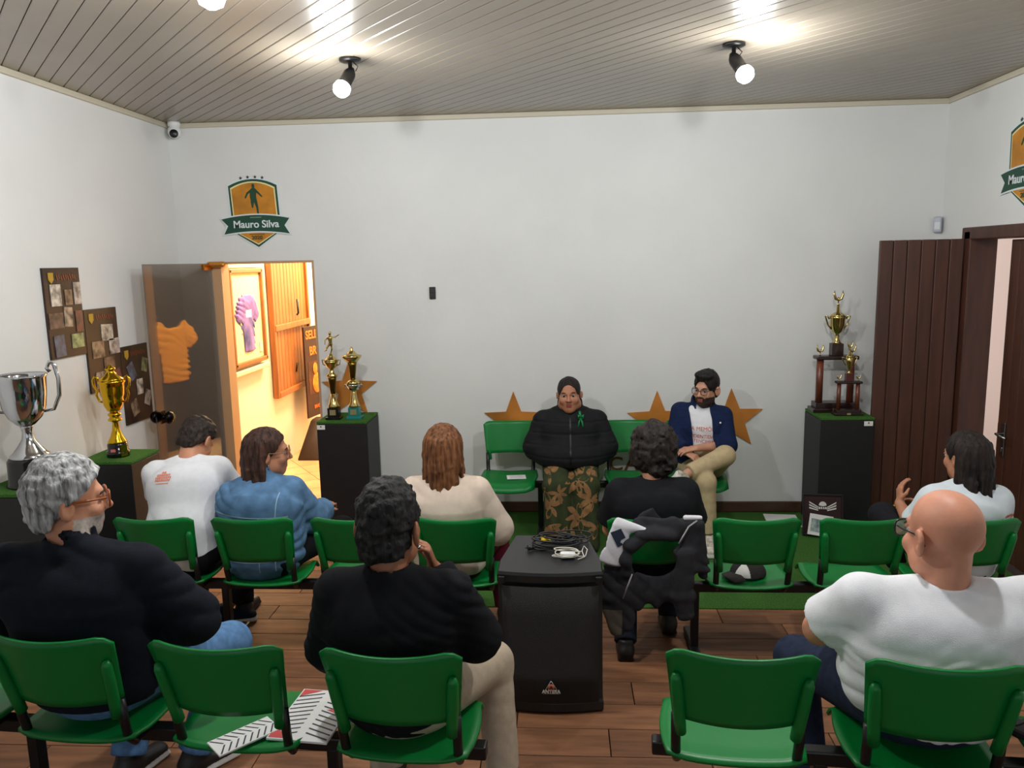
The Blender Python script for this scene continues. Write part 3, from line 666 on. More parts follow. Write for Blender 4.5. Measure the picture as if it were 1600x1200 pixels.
def crest(loc, rz, label):
    c = empty('crest_sign', loc, rz, label, 'sign'); u = .000631
    P = lambda pts: [((x - 605) * u, (600 - y) * u) for x, y in pts]
    def arc(x0, y0, xm, ym, x1, y1, n=10): return [((1 - t) ** 2 * x0 + 2 * t * (1 - t) * xm + t * t * x1, (1 - t) ** 2 * y0 + 2 * t * (1 - t) * ym + t * t * y1) for t in [k / n for k in range(n + 1)]]
    DG = mat('crest_green', (10, 66, 48), .5); CW = mat('crest_white', (214, 222, 224), .5); CC = mat('crest_cream', (226, 218, 160), .5)
    CO = mat('crest_amber', (190, 124, 22), .5, nscale=6, namp=.3); CD = mat('crest_dark', (60, 62, 24), .5)
    def shield(g, d, m, nm):
        pts = arc(258 - g, 262 - g, 590, 96 - g * 1.2, 908 + g, 262 - g) + [(925 + g, 660), (930 + g * .8, 845)] + [(618, 1055 + g * 1.1)] + [(275 - g, 845), (275 - g, 660)]
        b = MB(); b.prism(P(pts[::-1]), -d, -d + .004); b.build(nm, m, c)
    shield(22, .004, CW, 'outline_plate'); shield(0, .006, DG, 'shield_border'); shield(-26, .0075, CC, 'inner_border'); shield(-42, .009, CO, 'shield_field')
    for k, x in enumerate((433, 529, 627, 722)):
        y = 158 + (6 if k in (0, 3) else -4); pts = []
        for q in range(10): r = 24 if q % 2 == 0 else 11; a = -PI / 2 + q * PI / 5; pts.append((x + r * math.cos(a), y + r * math.sin(a)))
        b = MB(); b.prism(P(pts), -.006, -.002); b.build('small_star', mat('crest_navy', (28, 44, 62), .5), c)
    # running player silhouette
    polys = [[(595 + 19 * math.cos(q * PI / 7), 268 + 30 * math.sin(q * PI / 7)) for q in range(14)], [(580, 290), (612, 290), (640, 318), (628, 400), (638, 470), (596, 478), (556, 470), (545, 400), (548, 318)],
             [(556, 314), (572, 330), (520, 372), (494, 420), (476, 428), (474, 412), (504, 350)], [(632, 316), (660, 340), (708, 396), (712, 412), (698, 410), (650, 366), (622, 340)],
             [(552, 462), (598, 466), (586, 520), (580, 548), (564, 546), (556, 505)], [(594, 466), (638, 462), (648, 540), (652, 622), (630, 622), (622, 545)]]
    b = MB()
    for k, q in enumerate(polys):
        area = sum(x0 * y1 - x1 * y0 for (x0, y0), (x1, y1) in zip(q, q[1:] + q[:1])); b.prism(P(q if area < 0 else q[::-1]), -.0105 - .0002 * k, -.0088)
    b.build('player_silhouette', mat('crest_player', (16, 62, 38), .6), c)
    top = arc(140, 688, 600, 590, 1055, 688, 14); bot = arc(165, 885, 600, 810, 1050, 888, 14)
    rib = top + [(985, 780)] + bot[::-1] + [(225, 778)]
    tw = arc(120, 675, 600, 570, 1078, 675, 14); bw = arc(140, 905, 600, 830, 1075, 908, 14)
    b = MB(); b.prism(P((tw + [(1010, 780)] + bw[::-1] + [(198, 778)])[::-1]), -.011, -.009); b.build('ribbon_outline', CW, c)
    b = MB(); b.prism(P(rib[::-1]), -.0125, -.0105); b.build('ribbon', DG, c)
    wall_text('Mauro Silva', .083, CW, c, (0, -.0132, (600 - 762) * u), sx=1.0, bold=.0016)
    b = MB(); b.box((0, -.013, (600 - 670) * u), (.095, .001, .007)); b.build('small_line', mat('crest_grey', (110, 140, 120), .5), c)
    wall_text('2020', .042, CD, c, (0, -.0105, (600 - 935) * u), sx=1.1, bold=.0012)
    b = MB(); b.box((0, -.0095, (600 - 890) * u), (.13, .001, .005)); b.build('small_line', CD, c)
    return c
crest((-2.53, YB - .002, 2.595), 0, 'shield-shaped crest sign with green ribbon above the open doorway')
crest((XR - .002, 5.365, 2.715), -PI / 2, 'shield-shaped crest sign above the brown door on the right wall')
b = MB(); b.box((0, -.008, 0), (.052, .016, .1), ch=.004); o = b.build('wall_switch', BLACKM); o.location = (-1.073, YB, 1.9); tag(o, 'small black switch box alone on the white back wall', 'switch')
b = MB(); b.box((0, -.016, .018), (.03, .006, .03), ch=.002); b.box((0, -.016, -.02), (.03, .006, .028), ch=.002); b.build('rocker', mat('dark_rocker', (40, 40, 42), .3), o)
o = empty('motion_sensor', (2.955, YB - .03, 2.365), -.5, 'grey motion sensor in the corner above the boarded door', 'sensor')
b = MB(); b.box((0, 0, 0), (.06, .045, .125), ch=.014); b.build('housing', mat('pale_grey_plastic', (176, 180, 192), .4), o)
b = MB(); b.box((0, -.022, -.01), (.042, .008, .06), ch=.003); b.build('lens_window', mat('milky_lens', (200, 202, 208), .3), o)
o = empty('security_camera', (-3.135, YB - .07, 3.245), .35, 'white ball security camera in the left ceiling corner', 'camera')
b = MB(); b.lathe([(.045, .04), (.05, .06), (.05, .075)], (0, 0, 0), 20); b.build('mount', WHITEP, o)
b = MB(); b.ball((0, 0, 0), (.052, .052, .056), 20); b.build('housing', WHITEP, o)
b = MB(); b.lathe([(.03, 0), (.034, .006), (.03, .012)], (0, 0, 0), 20); b.v = [(x, -.044 - z, y - .022) for x, y, z in b.v]; ln = b.build('lens_ring', BLACKM, o)
b = MB(); b.ball((0, -.054, -.022), (.012, .006, .012)); b.build('lens', mat('lens_glass', (60, 66, 80), .1), ln)
for x in (-.2, 1.05): pass
# ceiling spotlights: round plate, arm, can and bulb
BULB = mat('lit_bulb', (255, 252, 244), .4, emit=24.)
def spotlight(x, y, dirx, diry, label, watts):
    o = empty('ceiling_spotlight', (x, y, ZC), 0, label, 'lamp', )
    b = MB(); b.lathe([(.062, 0), (.062, -.014), (.05, -.02), (.012, -.022), (.012, -.07)], (0, 0, 0), 24); b.build('ceiling_plate', BLACKM, o)
    d = Vector((dirx, diry, -.75)).normalized(); p = Vector((0, 0, -.075))
    b = MB(); b.tube([p - d * .03, p, p + d * .02, p + d * .085, p + d * .105], [.012, .03, .036, .036, .042], 18); b.build('lamp_can', BLACKM, o)
    b = MB(); b.tube([p + d * .1, p + d * .115, p + d * .14, p + d * .165, p + d * .178], [.03, .046, .05, .04, .01], 18); b.build('bulb', BULB, o)
    b = MB(); b.tube([(.02, 0, -.02), (.045, 0, -.045), (.03, 0, -.07)], .003, 6); b.build('wire', BLACKM, o)
    c = Vector((x, y, ZC)) + p + d * .235
    lamp('spotlight_glow', 'POINT', c, watts, (.98, 1, 1), .05)
spotlight(-1.205, 4.665, -.25, -.55, 'black ceiling spotlight with glowing bulb nearest the crest sign', LAMP_W)
spotlight(.971, 4.653, .35, -.5, 'black ceiling spotlight with glowing bulb towards the right wall', LAMP_W)
spotlight(-1.235, 2.90, -.1, .15, 'ceiling spotlight cut by the top edge of the photo', LAMP_W2)
spotlight(.97, 2.9, .1, -.4, 'ceiling spotlight added out of view overhead, nearest the camera', LAMP_W2)  # unseen fourth fixture, added as a light source to complete the grid
# photo boards stepping down the left wall
BOARD = mat('dark_photo_board', (30, 20, 18), .45, nscale=2.2, namp=.4, rgb2=(56, 31, 22))
pal = [(206, 196, 184), (150, 128, 104), (190, 176, 170), (112, 86, 76), (170, 150, 130), (120, 60, 60), (86, 96, 120), (150, 160, 110)]
def photo_mat(k):
    a = pal[k % 8]; c2 = pal[(k * 3 + 2) % 8]; m = mat('photo_print_%s' % 'abcdefghijklmnopqrstuvwxyz'[k % 26], tuple(int(v * .4) for v in c2), .4, nscale=20, rgb2=tuple(min(255, int(v * 1.12)) for v in a))
    return m
def board(y0, y1, z0, z1, photos, label):
    t = empty('photo_board', (XL + .008, (y0 + y1) / 2, (z0 + z1) / 2), 0, label, 'photo board', None)
    w, hh = y1 - y0, z1 - z0
    b = MB(); b.box((0, 0, 0), (.014, w, hh), ch=.002); b.build('board_panel', BOARD, t)
    for k, (u, v, pw, ph, r) in enumerate(photos):
        b = MB(); b.box((.009, (u - .5) * w, (.5 - v) * hh), (.004, pw * w, ph * hh), Matrix.Rotation(r, 3, 'X')); b.build('photo', photo_mat(board.k), t); board.k += 1
    b = MB(); b.prism([((.19 - .5) * w - .025, hh * .5 - .03), ((.19 - .5) * w - .025, hh * .5 - .075), ((.19 - .5) * w, hh * .5 - .1), ((.19 - .5) * w + .025, hh * .5 - .075), ((.19 - .5) * w + .025, hh * .5 - .03)], .007, .011, plane='yz'); b.build('crest_mark', mat('mustard_mark', (176, 140, 36), .5), t)
    b = MB()
    for q in range(9): b.box((.0085, (.36 + q * .062 - .5) * w, hh * .5 - .06 + .004 * math.sin(q * 2.1)), (.001, .014, .03 if q % 3 else .04), Matrix.Rotation(.3, 3, 'X'))
    b.build('script_heading', mat('rust_script', (112, 58, 34), .5), t)
board.k = 0
board(4.685, 5.055, 1.59, 2.165, [(.28, .30, .28, .24, 0), (.62, .33, .2, .17, 0), (.88, .29, .2, .25, 0), (.22, .58, .38, .17, 0), (.56, .55, .23, .22, -.08), (.86, .61, .2, .24, 0), (.25, .86, .28, .24, .05), (.76, .83, .34, .16, 0)], 'topmost dark board of match photos on the left wall')
board(5.06, 5.445, 1.31, 1.882, [(.64, .30, .36, .2, -.05), (.32, .49, .36, .2, 0), (.83, .48, .32, .19, 0), (.62, .69, .34, .17, 0), (.3, .86, .26, .2, 0), (.85, .87, .2, .2, .3)], 'middle dark board of photos on the left wall')
board(5.45, 5.82, 1.005, 1.585, [(.32, .33, .24, .22, .45), (.82, .28, .2, .18, -.3), (.58, .55, .22, .2, 0), (.32, .80, .24, .2, .3), (.84, .72, .2, .2, -.4)], 'lowest dark board of photos beside the glass door')

# ------------------------------------------------------------------ loudspeaker and cables
sp = empty('loudspeaker', (-.064, 3.21, TIER), .0, 'tall black loudspeaker with cables on top standing between the rows', 'loudspeaker')
bw = .455; hs_ = .655; tilt = 0
b = MB(); bm_pts = [(-bw / 2, .0), (-bw / 2 + .02, -.012), (bw / 2 - .02, -.012), (bw / 2, 0), (bw / 2, .12), (.175, .44), (-.175, .44), (-bw / 2, .12)]
b.prism([(x, y + .02) for x, y in bm_pts], .045, hs_ - .045, plane='xy'); b.build('cabinet', mat('black_cabinet', (20, 20, 21), .6, bump=.15, bscale=300), sp)
for z0, z1 in ((0, .06), (hs_ - .055, hs_)):
    out = []
    for (x, y) in bm_pts: out.append((x * 1.015, y * 1.01 + .02 - (.012 if y < .05 else 0)))
    fr_ = [(bw / 2 * 1.015 * q, .02 - .012 - .028 * math.cos(q * PI / 2)) for q in (-.9, -.6, -.3, 0, .3, .6, .9)]
    pts = [out[0]] + fr_ + out[3:]
    b = MB(); n = len(pts); ins = [(x * .97, (y - .2) * .97 + .2) for x, y in pts]
    zs = [(z0, ins), (z0 + .012, pts), (z1 - .012, pts), (z1, ins)]
    vs = [(x, y, z) for z, pp in zs for x, y in pp]; fs = [tuple(range(n - 1, -1, -1)), tuple(3 * n + i for i in range(n))]
    for k in range(3):
        for i in range(n): fs.append((k * n + i, k * n + (i + 1) % n, (k + 1) * n + (i + 1) % n, (k + 1) * n + i))
    b.add(vs, fs); b.build('end_cap', mat('black_plastic_cap', (26, 26, 28), .4, bump=.1, bscale=200), sp)
def grille_fn(u, v): return (u * bw * .46, -.008 - .022 * math.cos(u * PI / 2), .058 + v * (hs_ - .115))
b = MB(); b.shell(grille_fn, 14, 4, .004); gm = mat('perforated_grille', (14, 14, 15), .55, bump=.8, bscale=500); gr = b.build('grille', gm, sp)
for s in (-1, 1):
    b = MB(); b.box((s * .21, -.018, hs_ - .027), (.028, .012, .03), ch=.004); b.build('corner_bolt', BLACKM, sp)
lg = MB(); lg.prism([(-.036, -.026), (.036, -.026), (0, .034)], -.036, -.031); o = lg.build('badge', mat('badge_black', (12, 12, 13), .3), sp); o.location = (0, 0, .135)
b = MB()
for p, q in (((-.036, -.026), (.036, -.026)), ((.036, -.026), (0, .034)), ((0, .034), (-.036, -.026))): b.tube([(p[0], -.037, p[1]), (q[0], -.037, q[1])], .0012, 6)
b.build('badge_outline', mat('badge_silver', (190, 186, 180), .3, .6), o)
b = MB(); b.lathe([(.015, 0), (.015, .003)], (0, 0, 0), 20); b.v = [(x, -.036 - z, y + .004) for x, y, z in b.v]; b.build('badge_disc', mat('badge_red', (176, 92, 70), .4), o)
wall_text('A', .022, mat('badge_black', (12, 12, 13), .3), o, (0, -.0395, .0045), sx=1., bold=.0006)
wall_text('ANTERA', .0215, mat('badge_letters', (214, 208, 200), .4), o, (0, -.0378, -.0165), sx=.98, bold=.0006)
ZT = TIER + hs_ + .002
def coil(cx, cy, z, rx, ry, turns, r, seed, jit=.02, n=26):
    rnd = random.Random(seed); pts = []
    for k in range(turns * n):
        a = 2 * PI * k / n; f = k / (turns * n); kx = rx * (.75 + .3 * rnd.random() * (k % 3 == 0)) ; w = 1 + .18 * math.sin(f * 23 + seed)
        pts.append((cx + rx * w * math.cos(a) + jit * math.sin(f * 41), cy + ry * w * math.sin(a) + jit * .6 * math.cos(f * 33), z + r + .03 * f * abs(math.sin(f * 9)) + .004 * (k // n)))
    return pts
CAB = mat('black_cable', (18, 18, 20), .45)
cb = empty('coiled_cable', (-.02, 3.53, ZT), 0, 'black cable coil with a yellow plug on top of the loudspeaker', 'cable')
b = MB(); b.tube(coil(-.02, 0, 0, .085, .06, 6, .0042, 3), .0042, 7); b.tube(coil(.06, .015, .008, .06, .05, 5, .0036, 8), .0036, 7); b.tube([(-.1, -.03, .01), (-.13, -.06, .008), (-.10, -.075, .007), (-.02, -.07, .01), (.06, -.05, .012)], .0042, 7); b.build('cable', CAB, cb)
b = MB(); b.tube([(-.085, -.015, .03), (-.06, -.02, .035)], [.011, .009], 12); b.tube([(-.06, -.02, .035), (-.045, -.022, .036)], [.007, .006], 10); b.tube([(-.09, .015, .028), (-.07, .018, .03)], .01, 10); b.build('yellow_plug', mat('yellow_plug', (226, 186, 26), .4), cb)
b = MB(); b.tube([(-.15, -.07, .013), (-.125, -.062, .013)], [.013, .011], 12); b.tube([(-.162, -.066, .013), (-.15, -.07, .013)], .003, 6); b.build('black_plug', BLACKM, cb)
wc = empty('white_adapter', (.02, 3.375, ZT), 0, 'white power adapter and thin cable lying before the black coil', 'adapter')
b = MB(); b.box((-.005, 0, .014), (.07, .036, .026), Matrix.Rotation(.15, 3, 'Z'), ch=.008); b.build('adapter_body', WHITEP, wc)
b = MB(); b.tube(coil(-.005, 0, .004, .055, .028, 4, .0022, 5, .006), .0022, 6); b.tube([(.04, -.01, .01), (.075, .005, .006), (.085, .05, .02), (.07, .075, .028), (.06, .05, .012), (.07, .0, .004), (.04, -.03, .004)], .0022, 6); b.build('white_cable', mat('white_cable', (216, 212, 196), .5), wc)

# ------------------------------------------------------------------ papers, magazine, cap, case
def sheet(name, loc, rz, w, d, label, cat, tilt=0.):
    b = MB(); b.box((0, 0, .0015), (w, d, .003)); o = b.build(name, PAPER); o.location = loc; o.rotation_euler = (tilt, 0, rz); tag(o, label, cat); return o
o = sheet('paper_sheet', (-.375, 5.99, .453), .12, .15, .11, 'white printed sheet lying on the empty green bench seat by the wall', 'paper')
b = MB()
for k in range(5): b.box((0, -.035 + k * .017, .0033), (.11 - .02 * (k % 2), .004, .0006))
b.build('print_lines', mat('grey_print', (150, 150, 154), .7), o)
sheet('paper_sheet', (1.78, 6.25, .009), -.1, .26, .3, 'blank white sheet lying on the turf beside the dark case', 'paper')
cs = empty('emblem_case', (1.985, 5.88, .013), -.12, 'dark maroon case with white winged ball emblem leaning on the right plinth', 'case')
MAR = mat('maroon_case', (46, 20, 22), .45)
rt_ = Matrix.Rotation(-.2, 3, 'X')
def rp(x, y, z): v = rt_ @ Vector((x, y, z)); return (v.x, v.y, v.z)
b = MB(); b.box(rp(0, .02, .16), (.29, .03, .32), rt_, ch=.004); b.build('case_panel', MAR, cs)
b = MB()
for s in (-1, 1): b.box(rp(s * .142, .005, .16), (.012, .03, .32), rt_, ch=.003); b.box(rp(0, .005, .16 + s * .154), (.29, .03, .012), rt_, ch=.003)
b.build('case_rim', mat('dark_rim', (30, 22, 24), .4), cs)
EM = mat('emblem_white', (220, 218, 214), .6); b = MB()
n = 22; dome = [(.0 + .028 * math.cos(PI * k / 12), .232 + .03 * math.sin(PI * k / 12)) for k in range(13)]; cutb = dome + [(-.012, .222), (0, .219), (.012, .222)]
def emb(pts): i0 = len(b.v); b.prism(pts, .0015, .004); b.v[i0:] = [rp(*v) for v in b.v[i0:]]
emb(dome[::-1] + [(0, .226)][::-1])
for s in (-1, 1):
    for k in range(3):
        z0 = .222 - k * .012; z1 = .262 - k * .022
        q = [(s * .033, z0), (s * .033, z0 - .008), (s * .098, z1 - .012), (s * .1, z1)]; emb(q if s < 0 else q[::-1])
for x0, x1 in ((-.029, -.018), (-.013, -.003), (.003, .013), (.018, .029)): emb([(x0, .222), (x1, .219), (x1, .203), (x0, .205)])
b.build('winged_ball_emblem', EM, cs)
pc = empty('postcard', (1.99, 5.855, .01), -.12, 'white-bordered seaside postcard leaning on the dark maroon case', 'postcard')
rt2 = Matrix.Rotation(-.24, 3, 'X') @ Matrix.Rotation(.14, 3, 'Y')
b = MB(); b.box((-.035, -.005, .095), (.17, .004, .16), rt2); b.build('card', PAPER, pc)
b = MB(); b.box((-.035, -.008, .09), (.14, .003, .1), rt2); b.build('picture', mat('seaside_print', (60, 120, 130), .5, nscale=22, namp=.5, rgb2=(190, 200, 196)), pc)
# patterned magazine on the second seat of the near row
mg = empty('magazine', (-.865, 2.43, TIER + .452), -.1, 'white magazine with black chevrons and red shapes on a near-row seat', 'magazine')
b = MB(); b.box((0, 0, .004), (.21, .3, .008), ch=.001); b.build('cover', PAPER, mg)
b = MB()
for k in range(11):
    for s in (-1, 1):
        y = -.14 + k * .026
        if y + .03 < .15: b.add([(s * .1, y, .0085), (s * .1, y + .007, .0085), (s * .015, y + .037, .0085), (s * .015, y + .03, .0085)], [(0, 1, 2, 3)])
b.build('chevron_print', mat('ink_chevrons', (40, 44, 60), .6), mg)
b = MB(); b.add([(-.1, -.145, .009), (-.02, -.145, .009), (-.1, -.09, .009), (.03, .03, .009), (.1, .0, .009), (.1, .045, .009), (-.1, .145, .009), (-.1, .1, .009), (-.03, .145, .009)], [(0, 1, 2), (3, 4, 5), (6, 7, 8)]); b.build('red_print', mat('ink_red', (206, 70, 70), .6), mg)
mg2 = empty('magazine', (-1.06, 2.30, TIER + .456), -.75, 'folded chevron-patterned leaflet on the seat beside the magazine', 'magazine')
b = MB(); b.box((0, 0, .003), (.1, .21, .006), ch=.001); b.build('cover', PAPER, mg2)
b = MB()
for k in range(8):
    for s in (-1, 1):
        y = -.1 + k * .024; b.add([(s * .046, y, .0065), (s * .046, y + .006, .0065), (s * .004, y + .034, .0065), (s * .004, y + .028, .0065)], [(0, 1, 2, 3)])
b.build('chevron_print', mat('ink_chevrons', (40, 44, 60), .6), mg2)
# cap on a middle-row seat
cp = empty('cap', (.98, 4.06, .447), .35, 'dark cap with a white front panel lying on an empty middle-row seat', 'cap')
CAPM = mat('dark_cap_cloth', (34, 30, 28), .9, bump=.3, bscale=300)
dome = cut(ell((.02, .02, .0), (.1, .085, .085)), half((0, 0, .002), (0, 0, -1)))
mesh_sdf(folds(dome, .006, 40, .5, 2, (1, 0, .5)), (-.12, -.1, -.01), (.16, .14, .12), .006, 'crown', [CAPM, mat('white_cap_panel', (206, 204, 200), .8)], cp, matfn=lambda P: ((P[:, 0] < -.015) & (P[:, 1] < -.0) & (P[:, 2] > .012)).astype(int))
b = MB(); b.shell(lambda u, v: (-.055 - .085 * v * (1 - .25 * u * u), u * .075 * (1 - .12 * v) - .01, .012 + .012 * (1 - u * u) - .006 * v), 12, 6, .005); b.build('brim', CAPM, cp)

b = MB(); b.box((0, 0, .014), (.085, .16, .028), Matrix.Rotation(.5, 3, 'Z'), ch=.012); o = b.build('pouch', mat('dark_plum_pouch', (34, 26, 34), .6, bump=.3, bscale=200)); o.location = (1.475, 2.40, TIER + .445); tag(o, 'small dark pouch lying on the green seat beside the bald man', 'pouch')
b = MB(); b.box((.0, .03, .030), (.06, .012, .006), Matrix.Rotation(.5, 3, 'Z'), ch=.002); b.build('flap', mat('dark_plum_flap', (48, 38, 48), .6), o)

# ------------------------------------------------------------------ people
def V3(*a): return np.array(a, float)
def rotz(a): c, s = math.cos(a), math.sin(a); return np.array([[c, -s, 0], [s, c, 0], [0, 0, 1.]])
def headrot(yaw, pitch=0., roll=0.):
    cp, sp = math.cos(pitch), math.sin(pitch); cr, sr = math.cos(roll), math.sin(roll)
    return rotz(yaw) @ np.array([[1, 0, 0], [0, cp, -sp], [0, sp, cp]]) @ np.array([[cr, 0, sr], [0, 1, 0], [-sr, 0, cr]])
def pose(x, y, z0, yaw=0., s=1., world=None, shift=0., **loc):
    """joints of a seated figure; loc overrides in the body's own frame, world overrides in room coordinates"""
    L = dict(pel=(0, 0, .555), waist=(0, -.02, .72), chest=(0, -.03, .93), neck=(0, -.025, 1.085), head=(0, .03, 1.20),
             shL=(-.175, -.03, 1.035), shR=(.175, -.03, 1.035), elL=(-.245, .05, .78), elR=(.245, .05, .78), wrL=(-.12, .27, .66), wrR=(.12, .27, .66),
             hipL=(-.095, .0, .54), hipR=(.095, .0, .54), knL=(-.14, .43, .52), knR=(.14, .43, .52), anL=(-.14, .40, .085), anR=(.14, .40, .085))
    L.update(loc); R = rotz(yaw); o = V3(x, y, z0)
    J = {k: o + R @ (V3(*v) * V3(s, s, s if k[:2] not in ('an',) else 1)) for k, v in L.items()}
    for k, v in (world or {}).items(): J[k] = V3(*v)
    for k in J:
        if k[:2] != 'an': J[k] = J[k] + V3(0, shift, 0)
    o = o + V3(0, shift, 0)
    if world and 'neck' in world:
        if 'chest' not in world: J['chest'] = J['neck'] + R @ V3(0, .0, -.165 * s)
        if 'waist' not in world: J['waist'] = J['pel'] * .5 + J['chest'] * .5 + R @ V3(0, -.015, -.01)
    J['o'] = o; J['yaw'] = yaw; J['s'] = s
    xd = J['shR'] - J['shL']; J['xd'] = xd / np.linalg.norm(xd)
    fd = np.cross((0, 0, 1.), J['xd']); J['fd'] = fd / np.linalg.norm(fd)
    return J
def inhead(f, hc, R, hs):
    hc, R = A(hc), A(R)
    return lambda P: f(((P - hc) @ R) / hs) * hs
def sym(fn): return [fn(-1), fn(1)]
def head_field(fat=0., ear=1.):
    fs = [ell((0, -.012, .035), (.076, .096, .088)), ell((0, .028, -.04), (.06 + fat * .6, .068, .078)), ell((0, .058, -.096), (.03 + fat * .6, .028, .026 + fat * .5))]
    fs += sym(lambda s: ell((s * (.045 + fat), .008, -.07), (.024 + fat * .3, .04, .034)))
    base = union(fs, .03)
    fs = [base, cone((-.03, .084, .026), (.03, .084, .026), .011, .011)] + sym(lambda s: ell((s * .036, .066, -.03), (.024 + fat, .024, .024)))
    base = union(fs, .02)
    base = minus(base, *sym(lambda s: ell((s * .032, .103, .004), (.018, .018, .012))), k=.014)
    base = union([base] + sym(lambda s: cone((s * .016, .0915, .0165), (s * .046, .083, .013), .0055, .005)), .006)
    base = union([base, cone((0, .092, .016), (0, .113, -.027), .007, .0125)] + sym(lambda s: ell((s * .012, .1, -.031), (.009, .011, .008))), .009)
    base = union([base, cone((-.017, .090, -.058), (.017, .090, -.058), .006, .006), cone((-.014, .089, -.07), (.014, .089, -.07), .0065, .0065)], .008)
    base = minus(base, cone((-.021, .1, -.0635), (.021, .1, -.0635), .0035, .0035), k=.003)
    for s in (-1, 1):
        q = np.array([[.92, -s * .39, 0], [s * .39, .92, 0], [0, 0, 1]])
        e = minus(ell((s * .0855, -.014, -.008), (.0105, .025 * ear, .037 * ear), q), ell((s * .0985, -.010, -.004), (.011, .014, .022), q), k=.006)
        base = union([base, e], .006)
    return base
def hand_fields(wr, d, n, side, curl=.5, s=1.):
    d = V3(*d); d /= np.linalg.norm(d); n = V3(*n); n = n - d * (n @ d); n /= np.linalg.norm(n); lat = np.cross(d, n) * side; wr = V3(*wr)
    fs = [ecap(wr + d * .012 * s, wr + d * .082 * s, (.03 * s, .016 * s), (.041 * s, .0145 * s), lat)]
    for i in range(4):
        p = wr + d * (.088 - .003 * abs(i - 1.3)) * s + lat * (.030 - .0205 * i) * s; a = 0; ln = (.078, .086, .08, .062)[i] * s; r = (.0088, .0090, .0086, .0076)[i] * s
        for k, w in enumerate((.45, .31, .24)):
            a += curl * (.8, 1., .7)[k]; q = p + (d * math.cos(a) + n * math.sin(a) + lat * (.10 - .065 * i) * (1 - curl * .4)) * ln * w
            fs.append(cone(p, q, r * (1 - .1 * k), r * (.92 - .1 * k))); p = q
    p = wr + d * .026 * s + lat * .026 * s; q = p + (d * .62 + lat * .62 + n * .35) * .045 * s; e = q + (d * .85 + lat * .15 + n * (.2 + .4 * curl)) * .034 * s
    fs += [cone(p, q, .0125 * s, .0105 * s), cone(q, e, .0102 * s, .008 * s)]
    return union(fs, .006)
def body_field(J, H, bulk=1., fat=0., limb=1., hands=(), ear=1.):
    hc, R, hs = H; xd = J['xd']; s = J['s']; B = bulk * s
    tor = union([ecap(J['pel'], J['waist'], (.125 * B, .08 * B), (.115 * B, .075 * B), xd), ecap(J['waist'], J['chest'], (.115 * B, .075 * B), (.125 * B, .08 * B), xd),
                 cone(J['chest'], J['neck'] - V3(0, 0, .06), .075 * B, .05 * s)] + [cone(J['neck'] - V3(0, 0, .03), J['sh' + q], .036 * s, .042 * s) for q in 'LR'], .02)
    nk = cone(J['neck'] - V3(0, 0, .02), hc + R @ (V3(0, -.022, -.05) * hs), .058 * s * (1 + fat * 4), .055 * s * (1 + fat * 4))
    fs = [tor]
    for q in 'LR':
        fs += [cone(J['sh' + q], J['el' + q], .048 * limb * s, .040 * limb * s), cone(J['el' + q], J['wr' + q], .041 * limb * s, .027 * s)]
        fs += [cone(J['hip' + q], J['kn' + q], .075 * limb * s, .052 * s), cone(J['kn' + q], J['an' + q], .05 * s, .034 * s)]
    bod = union(fs, .02)
    bod = union([bod, nk], .03); bod = union([bod, inhead(head_field(fat, ear), hc, R, hs)], .02)
    for h in hands: bod = union([bod, hand_fields(*h)], .012)
    return bod
def bounds(J, extra=(), pad=.17):
    pts = np.array([J[k] for k in J if k not in ('o', 'yaw', 's', 'xd', 'fd')] + list(extra)); return pts.min(0) - pad, pts.max(0) + pad
def torso_cloth(J, bulk=1., off=.015, belly=0., sleeves=.55, hem=-.05, neck_r=.07, chestb=1., k=.045, sleeve_w=1., neck_up=.0, loose=0.):
    """shirt or jacket as one field: trunk, shoulders, sleeves; sleeves 0..1 on the upper arm, 1..2 to the wrist"""
    xd, fd, s = J['xd'], J['fd'], J['s']; B = bulk * s
    nkb = J['neck'] - V3(0, 0, .085 * s)
    fs = [ecap(J['pel'], J['waist'], ((.15 + loose) * B + off, .105 * B + off), ((.14 + loose) * B + off, .095 * B + off), xd),
          ecap(J['waist'], J['chest'], ((.14 + loose) * B + off, .095 * B + off), (.155 * B * chestb + off, .10 * B + off), xd),
          ecap(J['chest'], nkb, (.155 * B * chestb + off, .10 * B + off), (.12 * s + off, .062 * s + off), xd)]
    fs += [cone(J['neck'] - V3(0, 0, .022 * s), J['sh' + q], .040 * s + off * .6, .047 * s + off) for q in 'LR']
    mid = (J['shL'] + J['shR']) / 2 - V3(0, 0, .055 * s); hw = np.linalg.norm(J['shR'] - J['shL']) * .33
    fs.append(ecap(mid - xd * hw, mid + xd * hw, (.085 * s, .072 * B + off), (.085 * s, .072 * B + off), (0, 0, 1)))
    if belly: fs.append(ell(J['waist'] + fd * .06 * s - V3(0, 0, .03), (.15 * B + off + belly * .4, .10 * B + belly, .16 * s)))
    tor = cut(union(fs, k), half(J['pel'] + V3(0, 0, hem), (0, 0, -1)))
    for q in 'LR':
        a, e, w = J['sh' + q], J['el' + q], J['wr' + q]; r0, r1, r2 = (.050 * s + off) * (1 + (sleeve_w - 1) * .25), (.049 * s + off) * sleeve_w, (.037 * s + off * .8) * sleeve_w
        if sleeves <= 1:
            d = (e - a) / np.linalg.norm(e - a); p = a + (e - a) * sleeves; sl = cut(cone(a, p + d * .06, r0, r1 * 1.08), half(p, d))
        else:
            d = (w - e) / np.linalg.norm(w - e); p = e + (w - e) * (sleeves - 1); sl = union([cone(a, e, r0, r1), cut(cone(e, p + d * .04, r1, r2), half(p, d))], .02)
        tor = union([tor, sl], .02 if sleeves > 1 else .038)
    top = J['neck'] + V3(0, 0, .05 + neck_up)
    return minus(tor, cone(top, top + (J['head'] - J['neck']) * 1.2, neck_r, neck_r * 1.25), k=.008)
